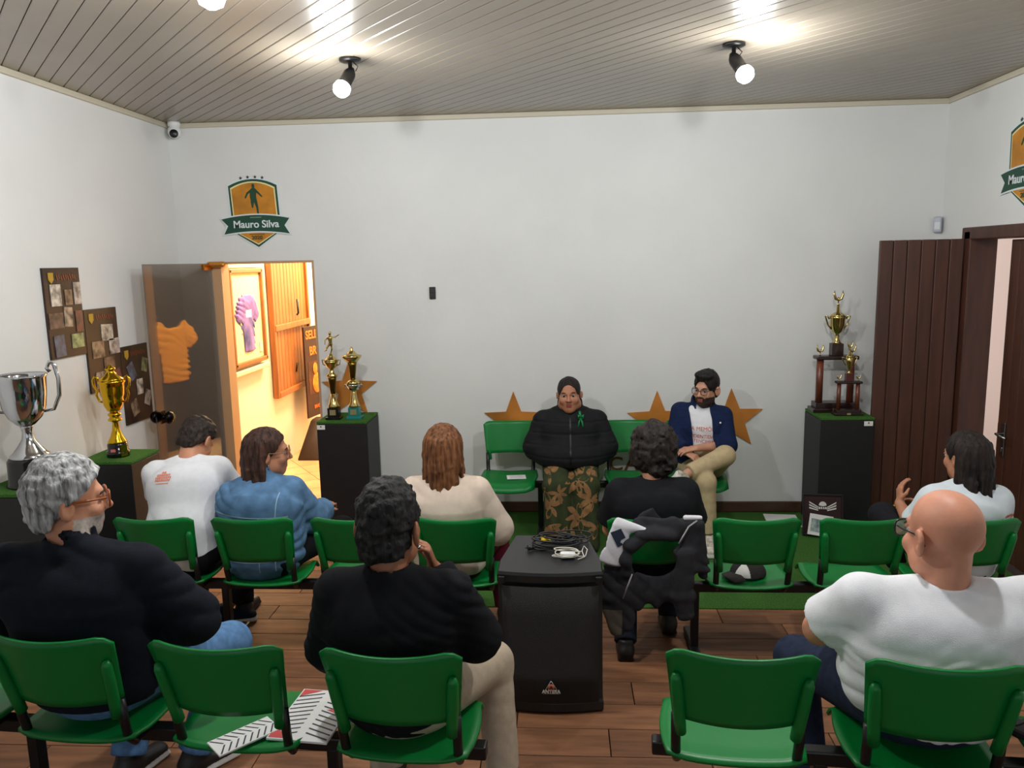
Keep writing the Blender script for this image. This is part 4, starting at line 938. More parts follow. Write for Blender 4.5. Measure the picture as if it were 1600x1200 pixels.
def legs_cloth(J, bulk=1., off=.012, to=1., wide=1., limb=1.):
    s = J['s']; B = bulk * s; xd = J['xd']; fs = [ecap(J['pel'] - V3(0, 0, .02), J['pel'] + V3(0, 0, .07), (.15 * B + off, .105 * B + off), (.15 * B + off, .105 * B + off), xd)]
    for q in 'LR':
        h, kq, an = J['hip' + q], J['kn' + q], J['an' + q]; d = (an - kq) / np.linalg.norm(an - kq); p = kq + (an - kq) * to
        fs += [cone(h, kq, .080 * limb * s + off, .058 * s * wide + off), cut(cone(kq, p + d * .04, .057 * s * wide + off, .044 * s * wide + off), half(p, d))]
    return union(fs, .03)
def shoe(an, d, floor, parent, origin, m, sole=None, name='shoe'):
    d = V3(*d); d[2] = 0; d /= np.linalg.norm(d); lat = np.cross(d, (0, 0, 1)); an = V3(*an); b0 = V3(an[0], an[1], floor)
    up = union([ecap(b0 - d * .035 + V3(0, 0, .05), b0 + d * .15 + V3(0, 0, .035), (.04, .045), (.042, .028), lat), cone(b0 + V3(0, 0, .06), b0 - d * .005 + V3(0, 0, .11), .045, .04)], .03)
    so = ecap(b0 - d * .04 + V3(0, 0, .014), b0 + d * .165 + V3(0, 0, .014), (.045, .016), (.046, .016), lat)
    f = cut(union([up, so], .006), half(b0, (0, 0, -1)), half(b0 + V3(0, 0, .125), (0, 0, 1)))
    mesh_sdf(f, b0 - V3(.26, .26, .02), b0 + V3(.26, .26, .17), .007, name, [m, sole or m], parent, origin, matfn=lambda P: (P[:, 2] < floor + .03).astype(int))
def headmb(mb, H, name, m, parent, origin):
    hc, R, hs = H; mb.v = [tuple(hc + R @ (np.array(v) * hs) - np.array(origin)) for v in mb.v]; return mb.build(name, m, parent)
def make_person(label, J, H, sk, hands=(), bulk=1., fat=0., limb=1., h=.0065, beard=None, lips=(150, 82, 72), eyes=True, brow=(30, 22, 18), extra=(), ear=1.):
    hc, R, hs = H; lo, hi = bounds(J, list(extra) + [hc])
    hcA, RA = A(hc), A(R)
    def mf(P):
        q = ((P - hcA) @ RA) / hs; m = np.zeros(len(P), int)
        if beard is not None:
            jaw = (q[:, 2] < -.042 - .3 * np.clip(.045 - np.abs(q[:, 0]), 0, .05)) & (q[:, 1] > .0) & (q[:, 2] > -.14) & ((q[:, 2] < -.05) | (np.abs(q[:, 0]) > .04)) & (np.linalg.norm(q, axis=1) < .17); m[jaw] = 2
            mu = (np.abs(q[:, 0]) < .028) & (q[:, 2] < -.043) & (q[:, 2] > -.056) & (q[:, 1] > .08); m[mu] = 2
        lp = (np.abs(q[:, 0]) < .019) & (q[:, 2] > -.079) & (q[:, 2] < -.052) & (q[:, 1] > .086); m[lp] = 1
        return m
    ms = [sk, mat('lips_%d' % lips[0], lips, .45)] + ([beard] if beard is not None else [])
    p = mesh_sdf(body_field(J, H, bulk, fat, limb, hands, ear), lo, hi, h, 'person', ms, None, tuple(J['o']), matfn=mf)
    tag(p, label, 'person')
    if eyes:
        for s in (-1, 1):
            b = MB(); b.ball((s * .032, .078, .004), .0135, 14); e = headmb(b, H, 'eye', mat('eye_white', (176, 166, 160), .25), p, J['o'])
            b = MB(); b.ball((s * .032, .087, .003), (.0085, .005, .0085), 10); headmb(b, H, 'iris', mat('dark_iris', (28, 18, 14), .15), e, J['o'])
            b = MB(); b.tube([(s * .014, .093, .021), (s * .032, .0935, .027), (s * .05, .082, .021)], [.0035, .0042, .002], 8); headmb(b, H, 'eyebrow', mat('brow_%d' % brow[0], brow, .7), p, J['o'])
    return p
def glasses(H, p, J, m, w=.036, hh=.022, thick=.0026):
    b = MB()
    for s in (-1, 1):
        pts = []
        for k in range(20):
            a = 2 * PI * k / 20; c, q = math.cos(a), math.sin(a); pts.append((s * .034 + w * .75 * math.copysign(abs(c) ** .65, c), .108 - .10 * (abs(s * .034 + w * .75 * c) - .02) ** 2 * 12, .002 + hh * math.copysign(abs(q) ** .65, q)))
        b.tube(pts, thick, 6, closed=True)
        b.tube([(s * .06, .097, .01), (s * .076, .06, .012), (s * .086, .0, .012), (s * .086, -.02, .0), (s * .082, -.03, -.014)], thick, 6)
    b.tube([(-.009, .109, .006), (0, .113, .008), (.009, .109, .006)], thick, 6)
    g = headmb(b, H, 'glasses', m, p, J['o'])
    b = MB()
    for s in (-1, 1):
        n = 16; vs = [(s * .034 + w * .74 * math.copysign(abs(math.cos(a)) ** .65, math.cos(a)), .105, .002 + hh * math.copysign(abs(math.sin(a)) ** .65, math.sin(a))) for a in [2 * PI * k / n for k in range(n)]]
        b.add(vs + [(x, y - .0015, z) for x, y, z in vs], [tuple(range(n)), tuple(range(2 * n - 1, n - 1, -1))] + [(i, (i + 1) % n, n + (i + 1) % n, n + i) for i in range(n)])
    headmb(b, H, 'lens', mat('clear_lens', (235, 238, 240), .03, trans=1., alpha=.35), g, J['o'])
def garment(f, J, name, m, p, h=.0075, extra=(), pad=.2, matfn=None, smooth=1):
    lo, hi = bounds(J, extra, pad); return mesh_sdf(f, lo, hi, h, name, m, p, tuple(J['o']), matfn=matfn, smooth=smooth)
def hair_short(t=.012, amp=.006, sc=55, front=(0, .078, .078), nrm=(0, .72, -.69), back=-.1, vol=(0, 0, 0), ear=True):
    f = union([ell((0, -.014, .036 + vol[2] * .4), (.080 + t + vol[0], .098 + t + vol[1], .09 + t + vol[2])), ell((0, -.055, -.035), (.066 + t * .6, .05 + t * .6, .065))], .03)
    f = cut(f, half(front, nrm), half((0, 0, back), (0, .25, -1)))
    if ear: f = minus(f, *sym(lambda s: ell((s * .094, .018, -.035), (.034, .045, .058))), k=.012)
    return rough_up(f, amp, sc)
def add_hair(f, H, p, J, m, h=.005, lo=(-.16, -.19, -.2), hi=(.16, .17, .2), name='hair', smooth=0):
    hc, R, hs = H; g = inhead(f, hc, R, hs); r = max(abs(np.array(lo)).max(), abs(np.array(hi)).max()) * hs * 1.15
    return mesh_sdf(g, hc - r, hc + r, h, name, m, p, tuple(J['o']), smooth=smooth)
def locks(H, roots, length, seed, drop=(0, -.02, -1), r=.014, spread=.03, curl=.012, R2=None, follow=.85):
    """tapered strands that leave the crown, follow the skull and hang"""
    hc, R, hs = H; rnd = random.Random(seed); fs = []
    for (az, el) in roots:
        d = V3(math.sin(az) * math.cos(el), -math.cos(az) * math.cos(el), math.sin(el)); p = hc + R @ (V3(0, -.012, .035) * hs + d * V3(.085, .104, .098) * hs * .97)
        L = length * (.82 + .3 * rnd.random()); n = 6; pts = [p]; out = R @ V3(d[0], d[1], 0) * .2
        for k in range(n):
            t = (k + 1) / n; q = pts[-1] + (V3(*drop) + out * max(0, .8 - t * 1.6) + V3(rnd.uniform(-1, 1), rnd.uniform(-1, 1), 0) * spread) * L / n
            pts.append(q)
        for k in range(n): fs.append(cone(pts[k], pts[k + 1], r * (1 - .11 * k), r * (1 - .11 * (k + 1))))
    return fs
class Batch:
    """many cones evaluated as one field, in chunks (plain minimum with a small blend)"""
    pass
def multi(fs, k=.008):
    def f(P):
        d = fs[0](P)
        for g in fs[1:]: d = smin(d, g(P), k)
        return d
    return f
ribbon_pts = lambda pts, w, up: [(Vector(p) + Vector(up) * w / 2, Vector(p) - Vector(up) * w / 2) for p in pts]
def strip(b, pts, w, up, n=24):
    P = [Vector(p) for p in pts]; seg = []
    for a, c in zip(P, P[1:]):
        m = max(2, int(n / (len(P) - 1)));  seg += [a.lerp(c, i / m) for i in range(m)]
    seg.append(P[-1]); up = Vector(up); vs = []
    for q in seg: vs += [q + up * w / 2, q - up * w / 2]
    b.add(vs, [(2 * i, 2 * i + 1, 2 * i + 3, 2 * i + 2) for i in range(len(seg) - 1)])

JEANS = cloth('blue_jeans', (88, 124, 166), .22); DJEANS = cloth('dark_jeans', (34, 42, 62), .25); BLK = cloth('black', (20, 21, 25), .15); WHT = cloth('white', (226, 227, 232), .03); KHA = cloth('khaki', (188, 168, 132), .08); BEIGE = cloth('beige_trousers', (176, 160, 140), .08)
NAVYSHOE = cloth('navy_shoe', (26, 32, 48)); WSOLE = mat('white_sole', (214, 212, 208), .6); DSHOE = mat('dark_shoe', (28, 24, 24), .5)

# --- 1 the grey-haired man of the near row
J = pose(-1.64, 2.36, TIER, -.12, 1.1, shift=.09, world=dict(head=(-1.69, 2.38, 1.37), neck=(-1.65, 2.33, 1.235), shL=(-1.90, 2.33, 1.15), shR=(-1.43, 2.33, 1.155), elR=(-1.31, 2.42, .93), wrR=(-1.5, 2.68, .80), elL=(-2.02, 2.42, .9), wrL=(-1.75, 2.7, .8), knR=(-1.36, 2.80, .64), anR=(-1.47, 2.74, .26), knL=(-1.72, 2.84, .66), anL=(-1.72, 2.70, .26)))
H = (J['head'], headrot(-.88, -.04, 0), 1.10)
GREYH = hairm('silver_grey', (96, 96, 98), (206, 206, 206))
p = make_person('grey-haired man in dark navy jacket and amber glasses, seated at the near left', J, H, skin('fair', (192, 134, 104)), [(J['wrR'], (-.7, .6, -.1), (0, 0, -1), -1, .3, 1.1)], 1.2, .006, h=.0065, beard=mat('white_beard', (176, 164, 154), .8, nscale=90, namp=.2))
f = torso_cloth(J, 1.32, .022, .03, 1.97, -.09, .066, sleeve_w=1.2)
f = union([f, minus(ecap(J['neck'] + V3(-.02, 0, -.02), J['neck'] + V3(-.02, .01, .02), (.09, .09), (.082, .082), J['xd']), cone(J['neck'] + V3(-.02, 0, .0), J['neck'] + V3(-.03, .03, .2), .068, .085))], .015)
garment(folds(f, .014, 34, .7, 1, (.2, 0, 1)), J, 'jacket', cloth('dark_navy', (21, 24, 33), .15), p, .0085)
garment(folds(legs_cloth(J, 1.2, .016), .003, 30, .6, 2), J, 'jeans', JEANS, p, .009)
hf = hair_short(.015, .0, 40, (0, .08, .085), back=-.085, vol=(.002, .004, .012))
hf = rough_up(rough_up(hf, .006, (30, 30, 46)), .004, 80, 4)
add_hair(hf, H, p, J, GREYH, .006)
glasses(H, p, J, mat('amber_frame', (150, 76, 32), .3), .037, .024, .0036)
for q in 'LR': shoe(J['an' + q], (.6, .8, 0) if q == 'R' else (.3, 1, 0), TIER, p, tuple(J['o']), DSHOE, WSOLE)
# --- 2 the man in the black overshirt
J = pose(-.55, 2.31, TIER, -.1, 1.05, shift=.08, world=dict(head=(-.567, 2.33, 1.30), neck=(-.565, 2.28, 1.17), shL=(-.735, 2.28, 1.10), shR=(-.37, 2.28, 1.095), elL=(-.785, 2.34, .88), wrL=(-.62, 2.6, .80), elR=(-.30, 2.36, .91), wrR=(-.455, 2.50, 1.085), knR=(-.28, 2.70, .63), anR=(-.24, 2.66, .26), knL=(-.72, 2.76, .64), anL=(-.68, 2.66, .26)))
H = (J['head'], headrot(-.22, -.02, .0), 1.16)
p = make_person('man in black overshirt with short dark curly hair, hand at his chin', J, H, skin('tan', (150, 98, 70)), [(J['wrR'], (-.25, -.12, .9), (-.9, -.3, -.1), -1, .9, 1.05), (J['wrL'], (.5, .8, -.2), (0, 0, -1), 1, .4, 1.)], 1.05, .0, h=.0058)
f = torso_cloth(J, 1.18, .02, .0, 1.95, -.16, .07, sleeve_w=1.18, neck_up=-.02)
f = union([f, minus(ecap(J['neck'] - V3(0, 0, .05), J['neck'] + V3(0, .0, -.012), (.095, .09), (.08, .078), J['xd']), cone(J['neck'] - V3(0, 0, .01), J['neck'] + V3(0, .02, .2), .066, .075))], .012)
f = folds(folds(f, .010, 42, .8, 5, (.15, 0, 1)), .006, 90, .9, 7, (.5, .2, .8))
garment(f, J, 'overshirt', BLK, p, .007)
garment(folds(legs_cloth(J, 1.1, .016), .0028, 30, .6, 2), J, 'trousers', BEIGE, p, .009)
hf = hair_short(.007, .0, 40, (0, .082, .078), back=-.05, vol=(-.002, .0, .012))
add_hair(rough_up(rough_up(hf, .007, 52, 2), .004, 110, 3), H, p, J, hairm('black_curls', (20, 19, 20), (46, 45, 46)), .0048)
for q in 'LR': shoe(J['an' + q], (0, 1, 0), TIER, p, tuple(J['o']), DSHOE)
b = MB(); b.ball((.088, -.006, -.048), .006, 8); headmb(b, H, 'ear_stud', SILVER, p, J['o'])
# --- 3 the bald man
J = pose(1.145, 2.235, TIER, .06, 1.08, shift=.135, pel=(0, 0, .59), world=dict(head=(1.18, 2.27, 1.275), neck=(1.165, 2.21, 1.14), shL=(.925, 2.23, 1.085), shR=(1.42, 2.21, 1.085), elL=(.845, 2.36, .92), wrL=(1.0, 2.6, .84), elR=(1.48, 2.36, .90), wrR=(1.2, 2.6, .84), knL=(.89, 2.74, .615), anL=(.9, 2.7, .26), knR=(1.35, 2.72, .62), anR=(1.36, 2.66, .26)))
H = (J['head'], headrot(.28, -.10, .03), 1.2)
p = make_person('bald man in white t-shirt and dark-rimmed glasses, seated at the near right', J, H, skin('ruddy', (196, 136, 110)), [(J['wrL'], (.8, .4, .1), (0, .3, -1), 1, .5, 1.05), (J['wrR'], (-.8, .4, .1), (0, .3, -1), -1, .5, 1.05)], 1.3, .006, 1.15, h=.0058)
f = torso_cloth(J, 1.46, .018, .04, .76, -.11, .072, sleeve_w=1.28, chestb=1.05)
lowm = lambda P: np.clip((1.06 - P[:, 2]) / .12, 0.12, 1)
f = folds(f, .010, 40, 1.0, 11, (.25, 0, 1), lowm); f = folds(f, .007, 60, .8, 4, (-.45, .1, .9), lowm)
garment(f, J, 'white_t_shirt', WHT, p, .0068)
garment(folds(legs_cloth(J, 1.35, .016, limb=1.15), .003, 30, .6, 2), J, 'trousers', DJEANS, p, .009)
glasses(H, p, J, mat('black_frame', (20, 20, 22), .3), .037, .022, .0028)
for q in 'LR': shoe(J['an' + q], (0, 1, 0), TIER, p, tuple(J['o']), DSHOE)
# --- 4 the man leaning forward in a white t-shirt
J = pose(-2.14, 4.06, 0, 0, 1.03, world=dict(waist=(-2.135, 4.07, .72), chest=(-2.15, 4.17, .92), neck=(-2.17, 4.27, 1.06), head=(-2.172, 4.40, 1.135), shL=(-2.35, 4.23, .975), shR=(-1.99, 4.26, .995), elL=(-2.40, 4.36, .745), wrL=(-2.2, 4.55, .60), elR=(-1.955, 4.42, .755), wrR=(-2.08, 4.58, .60)))
H = (J['head'], headrot(-.25, -.75, 0), 1.05)
p = make_person('man in white t-shirt with orange back print, bent forward before the glass door', J, H, skin('fair', (192, 134, 104)), [(J['wrL'], (.5, .7, -.3), (.3, 0, -1), 1, .6, 1.), (J['wrR'], (-.5, .7, -.3), (-.3, 0, -1), -1, .6, 1.)], 1.05, h=.0065, eyes=False)
f = folds(torso_cloth(J, 1.15, .016, .0, .62, -.08, .062, sleeve_w=1.25), .008, 34, .8, 21, (.5, 0, .9))
sh = garment(f, J, 'white_t_shirt', WHT, p, .0075)
garment(legs_cloth(J, 1.08, .014), J, 'trousers', BLK, p, .01)
add_hair(hair_short(.014, .006, 60, (0, .08, .08), back=-.08), H, p, J, hairm('dark_brown', (30, 24, 22), (58, 46, 40)), .0055)
for q in 'LR': shoe(J['an' + q], (0, 1, 0), 0, p, tuple(J['o']), DSHOE)
b = MB(); ex, ez, dr = Vector((1, 0, .03)), Vector((0, .5, .866)), Vector((0, .866, -.5)); c0 = Vector((-2.215, 4.135, .955)) - dr * .5
for r_, (w, n) in enumerate(((.03, 2), (.085, 8), (.10, 9), (.095, 8), (.08, 10))):
    for k in range(n):
        x = -w / 2 + w * (k + .1) / n; z = .028 - r_ * .0155; hh = .0115 if r_ < 4 else .005; dx = w / n * .74
        b.add([c0 + ex * x + ez * z, c0 + ex * (x + dx) + ez * z, c0 + ex * (x + dx) + ez * (z + hh), c0 + ex * x + ez * (z + hh)], [(0, 1, 2, 3)])
decal('back_print', b, bvh_of(sh), dr, mat('orange_print', (232, 128, 92), .8), p, J['o'], .0035)
# --- 5 the woman in the denim jacket
J = pose(-1.68, 4.02, 0, -.3, 1.0, shift=.07, world=dict(head=(-1.655, 4.10, 1.115), neck=(-1.685, 4.06, .985), chest=(-1.685, 4.02, .84), shL=(-1.845, 4.02, .89), shR=(-1.525, 4.08, .905), elR=(-1.465, 4.20, .70), wrR=(-1.45, 4.40, .69), elL=(-1.88, 4.12, .68), wrL=(-1.66, 4.4, .66), knR=(-1.36, 4.45, .55), anR=(-1.33, 4.42, .1), knL=(-1.72, 4.46, .52), anL=(-2.06, 4.36, .1)))
H = (J['head'], headrot(-1.18, -.05, 0), 1.08)
p = make_person('woman in blue denim jacket and glasses with dark brown hair, facing the doorway', J, H, skin('olive', (176, 120, 92)), [(J['wrR'], (.1, .9, .15), (-.3, 0, -1), -1, .6, .95), (J['wrL'], (.6, .6, 0), (0, 0, -1), 1, .5, .95)], 1.1, .004, h=.0058)
DEN = cloth('denim', (88, 122, 158), .25, ns=16)
f = torso_cloth(J, 1.32, .022, .02, 1.9, -.17, .06, sleeve_w=1.3)
f = union([f, minus(ecap(J['neck'] - V3(0, 0, .02), J['neck'] + V3(0, .0, .03), (.085, .08), (.08, .075), J['xd']), cone(J['neck'], J['neck'] + V3(0, 0, .2), .062, .066))], .012)
sh = garment(folds(f, .011, 36, .8, 31, (.1, 0, 1)), J, 'denim_jacket', DEN, p, .0072)
b = MB(); y = 3.5
strip(b, [(-1.9, y, .835), (-1.7, y, .815), (-1.5, y, .80)], .006, (0, 0, 1)); strip(b, [(-1.64, y, .81), (-1.655, y, .5)], .005, (1, 0, 0)); strip(b, [(-1.545, y, .93), (-1.56, y, .79), (-1.575, y, .5)], .005, (1, 0, 0)); strip(b, [(-1.64, y, .775), (-1.56, y, .765)], .005, (0, 0, 1)); strip(b, [(-1.87, y, .56), (-1.5, y, .56)], .006, (0, 0, 1))
decal('stitching', b, bvh_of(sh), (0, 1, 0), mat('pale_denim_thread', (150, 178, 204), .9), p, J['o'])
garment(legs_cloth(J, 1.2, .014, .9), J, 'trousers', BLK, p, .009)
HB = hairm('dark_brown_long', (36, 24, 22), (84, 56, 46))
rt = [(a, e) for a in np.linspace(-2.0, 2.0, 15) for e in (.05, .5)]
hcap = cut(union([ell((0, -.016, .038), (.09, .108, .100)), ell((0, -.07, -.03), (.078, .06, .09))], .03), half((0, .072, .07), (0, .80, -.6)))
add = locks(H, [(a, .15 + .2 * (k % 2)) for k, a in enumerate(np.linspace(-1.25, 1.5, 16))], .41, 5, (0, -.12, -1), .017, .10)
hfull = rough_up(union([inhead(hcap, *H), multi(add, .012)], .02), .005, (95, 95, 14), 3)
mesh_sdf(hfull, H[0] - V3(.24, .24, .36), H[0] + V3(.22, .22, .2), .0058, 'hair', HB, p, tuple(J['o']), smooth=0)
glasses(H, p, J, mat('tan_frame', (140, 96, 70), .3), .037, .024, .0026)
b = MB(); b.ball((.09, -.002, -.05), .007, 8); headmb(b, H, 'earring', SILVER, p, J['o'])
shoe((-2.06, 4.35, .1), (.95, .32, 0), .002, p, tuple(J['o']), NAVYSHOE, WSOLE); shoe(J['anR'], (.2, 1, 0), .002, p, tuple(J['o']), NAVYSHOE, WSOLE)
# --- 6 the woman in the cream top
J = pose(-.625, 4.03, 0, .05, 1.0, shift=.04, world=dict(head=(-.655, 4.08, 1.135), neck=(-.645, 4.03, 1.005), shL=(-.81, 4.03, .925), shR=(-.47, 4.03, .925), elR=(-.375, 4.09, .69), wrR=(-.5, 4.32, .62), elL=(-.88, 4.1, .69), wrL=(-.75, 4.32, .62), knR=(-.41, 4.46, .53), anR=(-.36, 4.42, .1)))
H = (J['head'], headrot(.08, 0, 0), 1.1)
p = make_person('woman in cream jumper with long reddish-brown hair, seen from behind', J, H, skin('fair', (192, 134, 104)), [(J['wrR'], (-.4, .8, 0), (0, 0, -1), -1, .5, .95)], 1.1, h=.0068, eyes=False)
f = folds(torso_cloth(J, 1.26, .02, .0, 1.95, -.08, .06, sleeve_w=1.35), .009, 34, .9, 41, (.35, 0, .9))
garment(f, J, 'cream_jumper', cloth('cream', (214, 196, 180), .04), p, .0075)
garment(legs_cloth(J, 1.15, .016), J, 'trousers', cloth('burgundy', (86, 22, 40), .15), p, .01)
hcap = cut(union([ell((0, -.014, .04), (.092, .108, .102)), ell((0, -.05, -.05), (.09, .07, .11))], .03), half((0, .07, .06), (0, .85, -.5)))
add = locks(H, [(a, .1 + .25 * (k % 2)) for k, a in enumerate(np.linspace(-1.5, 1.5, 20))], .40, 9, (0, -.05, -1), .017, .11)
hfull = rough_up(union([inhead(hcap, *H), multi(add, .012)], .02), .005, (95, 95, 12), 6)
mesh_sdf(hfull, H[0] - V3(.24, .24, .40), H[0] + V3(.24, .2, .2), .0058, 'hair', hairm('reddish_brown', (84, 46, 26), (140, 92, 58)), p, tuple(J['o']), smooth=0)
for q in 'LR': shoe(J['an' + q], (0, 1, 0), 0.002, p, tuple(J['o']), DSHOE)
# --- 7 the man in the black t-shirt
J = pose(.475, 4.03, 0, .0, 1.0, shift=.03, world=dict(head=(.483, 4.13, 1.105), neck=(.475, 4.06, .97), chest=(.475, 4.02, .84), shL=(.30, 4.05, .905), shR=(.645, 4.05, .91), elL=(.255, 4.12, .68), wrL=(.36, 4.36, .6), elR=(.70, 4.12, .68), wrR=(.58, 4.36, .6), knL=(.36, 4.42, .5), anL=(.325, 3.98, .1), knR=(.62, 4.44, .5), anR=(.6, 4.3, .1)))
H = (J['head'], headrot(.3, -.05, 0), 1.08)
p = make_person('man in black t-shirt with thick dark curly hair, before the draped jacket', J, H, skin('fair', (192, 134, 104)), [(J['wrL'], (.4, .8, 0), (0, 0, -1), 1, .5, 1.), (J['wrR'], (-.4, .8, 0), (0, 0, -1), -1, .5, 1.)], 1.1, h=.0068, eyes=False)
f = folds(torso_cloth(J, 1.25, .018, .0, .75, -.08, .06, sleeve_w=1.4), .007, 36, .8, 51, (.2, 0, 1))
garment(f, J, 'black_t_shirt', cloth('faded_black', (23, 24, 28), .12), p, .0075)
garment(legs_cloth(J, 1.1, .016), J, 'jeans', cloth('black_jeans', (26, 30, 40), .2), p, .01)
hf = cut(union([ell((0, -.02, .05), (.108, .124, .115)), ell((0, -.07, -.03), (.092, .06, .085)), ell((.07, .0, -.0), (.05, .06, .07)), ell((-.07, .0, .0), (.05, .06, .07))], .03), half((0, .07, .05), (0, .85, -.45)))
add_hair(rough_up(rough_up(hf, .014, 26, 3), .008, 60, 8), H, p, J, hairm('dark_curls', (24, 20, 19), (52, 44, 40)), .0058, lo=(-.2, -.22, -.2), hi=(.2, .18, .22))
shoe((.325, 3.98, .1), (0, 1, 0), .002, p, tuple(J['o']), DSHOE); shoe(J['anR'], (0, 1, 0), .002, p, tuple(J['o']), DSHOE)
# --- 8 the woman at the far right
J = pose(2.07, 4.04, 0, .25, 1.0, world=dict(head=(2.095, 4.10, 1.09), neck=(2.08, 4.05, .965), chest=(2.07, 4.02, .83), shL=(1.92, 4.04, .885), shR=(2.235, 4.04, .88), elL=(1.865, 4.14, .69), wrL=(1.87, 4.32, .77), elR=(2.29, 4.12, .66), wrR=(2.02, 4.36, .74), knL=(1.83, 4.44, .66), anL=(2.0, 4.62, .3), knR=(2.16, 4.46, .54), anR=(2.14, 4.42, .1)))
H = (J['head'], headrot(.38, -.08, 0), 1.05)
p = make_person('woman in pale top with long black hair beside the brown boarded door', J, H, skin('olive', (176, 120, 92)), [(J['wrL'], (.1, .35, .9), (.9, 0, .1), -1, .45, .95), (J['wrR'], (-.9, .3, .25), (-.1, -.6, -.6), -1, .5, .95)], 1.0, h=.0062)
f = folds(torso_cloth(J, 1.1, .016, .0, .8, -.09, .062, sleeve_w=1.2), .007, 40, .8, 61, (.3, 0, 1))
sh = garment(f, J, 'pale_top', cloth('pale_grey_white', (212, 220, 226), .03), p, .0075)
garment(legs_cloth(J, 1.05, .014), J, 'trousers', cloth('charcoal', (30, 30, 34), .15), p, .01)
b = MB(); rnd = random.Random(4)
for k in range(26):
    x = 2.14 + rnd.random() * .14; z = .70 + rnd.random() * .13; w = .02 + .02 * rnd.random(); b.add([(x, 3.5, z), (x + w, 3.5, z + .003), (x + w, 3.5, z + .014), (x, 3.5, z + .011)], [(0, 1, 2, 3)])
decal('back_print', b, bvh_of(sh), (0, 1, 0), mat('rust_print', (186, 92, 66), .8), p, J['o'])
hcap = cut(union([ell((0, -.014, .038), (.090, .107, .100)), ell((0, -.06, -.04), (.08, .06, .10))], .03), half((0, .07, .062), (0, .82, -.56)))
add = locks(H, [(a, .1 + .25 * (k % 2)) for k, a in enumerate(np.linspace(-1.35, 1.6, 18))], .47, 12, (.03, -.07, -1), .0175, .09)
hfull = rough_up(union([inhead(hcap, *H), multi(add, .013)], .02), .005, (95, 95, 12), 8)
mesh_sdf(hfull, H[0] - V3(.24, .24, .46), H[0] + V3(.26, .2, .2), .006, 'hair', hairm('black_long', (20, 15, 15), (48, 38, 34)), p, tuple(J['o']), smooth=0)
for q in 'R': shoe(J['an' + q], (0, 1, 0), 0.002, p, tuple(J['o']), DSHOE)
b = MB(); b.tube([J['wrL'] - J['o'] + V3(.02 * math.cos(a), .02 * math.sin(a) , -.01) * 1.45 for a in np.linspace(0, 2 * PI, 14)[:-1]], .005, 6, closed=True); b.build('bracelet', GOLD, p)
# --- 9 the woman speaking, facing the rows
J = pose(.055, 6.0, .008, PI, 1.0, world=dict(head=(.05, 5.985, 1.118), neck=(.055, 6.02, .995), chest=(.055, 6.03, .84), waist=(.055, 6.0, .68), shL=(.265, 6.03, .90), shR=(-.155, 6.03, .90), elL=(.318, 6.0, .70), wrL=(.20, 5.88, .64), elR=(-.208, 6.0, .70), wrR=(-.09, 5.88, .64), knL=(.19, 5.63, .50), anL=(.18, 5.60, .1), knR=(-.08, 5.63, .50), anR=(-.08, 5.60, .1)))
H = (J['head'], headrot(PI - .06, .0, .04), 1.1)
p = make_person('woman in black quilted jacket and leaf-print trousers speaking from the bench', J, H, skin('olive', (176, 120, 92)), [(J['wrL'], (-.9, .2, .1), (0, .9, -.3), -1, .5, .9), (J['wrR'], (.9, .2, .1), (0, .9, -.3), 1, .5, .9)], 1.3, .010, h=.0052, lips=(140, 66, 62), ear=.72)
garment(torso_cloth(J, 1.2, .012, .0, .5, -.0, .052), J, 'white_blouse', WHT, p, .008)
f = torso_cloth(J, 1.62, .026, .03, 2.0, .02, .058, sleeve_w=1.45, chestb=.92)
f = minus(f, cone(J['neck'] + V3(0, -.09, .0), J['neck'] + V3(0, -.12, .1), .03, .05), k=.01)
f = union([f, minus(ecap(J['neck'] - V3(0, 0, .02), J['neck'] + V3(0, .015, .05), (.10, .095), (.098, .09), J['xd']), cone(J['neck'] - V3(0, 0, .02), J['neck'] + V3(0, -.01, .2), .072, .09), cone(J['neck'] + V3(0, -.05, -.02), J['neck'] + V3(0, -.12, .1), .035, .06))], .012)
quilt = lambda g: (lambda P: g(P) + .005 * np.exp(-((((P[:, 2] - .02) % .085) - .0425) / .007) ** 2))
sh = garment(quilt(folds(f, .006, 30, .8, 71)), J, 'quilted_jacket', cloth('quilt_black', (27, 28, 31), .12, rough=.7), p, .0065)
b = MB(); strip(b, [(.055, 5.3, .955), (.055, 5.3, .6)], .012, (1, 0, 0)); decal('zip', b, bvh_of(sh), (0, 1, 0), mat('zip_black', (10, 10, 11), .35), p, J['o'])
b = MB()
for s in (-1, 1): b.tube([(.135, 5.885, .96), (.135 + s * .018, 5.875, .975), (.135 + s * .02, 5.88, .95), (.135, 5.882, .955)], [.006, .012, .01, .005], 8, flat=.5); b.tube([(.135, 5.882, .955), (.135 + s * .012, 5.868, .92), (.135 + s * .018, 5.862, .885)], [.006, .010, .011], 8, flat=.4)
b.tube([(.125, 5.905, 1.0), (.135, 5.885, .96)], .01, 8); b.v = [tuple(np.array(v) - J['o'] + V3(0, -.01, 0)) for v in b.v]; b.build('green_ribbon', mat('green_satin', (16, 120, 66), .4), p)
xd = V3(1, 0, 0); fs = [ecap(J['pel'] + V3(0, 0, -.02), J['pel'] + V3(0, 0, .05), (.2, .15), (.2, .14), xd)]
for s, q in ((1, 'L'), (-1, 'R')):
    k_, a_ = J['kn' + q], J['an' + q]; kk = V3(.055 + s * .108, k_[1], .49)
    fs += [ecap(J['hip' + q] + V3(s * .02, -.05, .0), kk, (.105, .085), (.098, .075), xd), ecap(kk, V3(.055 + s * .10, a_[1] - .01, .06), (.098, .075), (.115, .10), xd)]
f = cut(union(fs, .035), half((0, 0, .035), (0, 0, -1)))
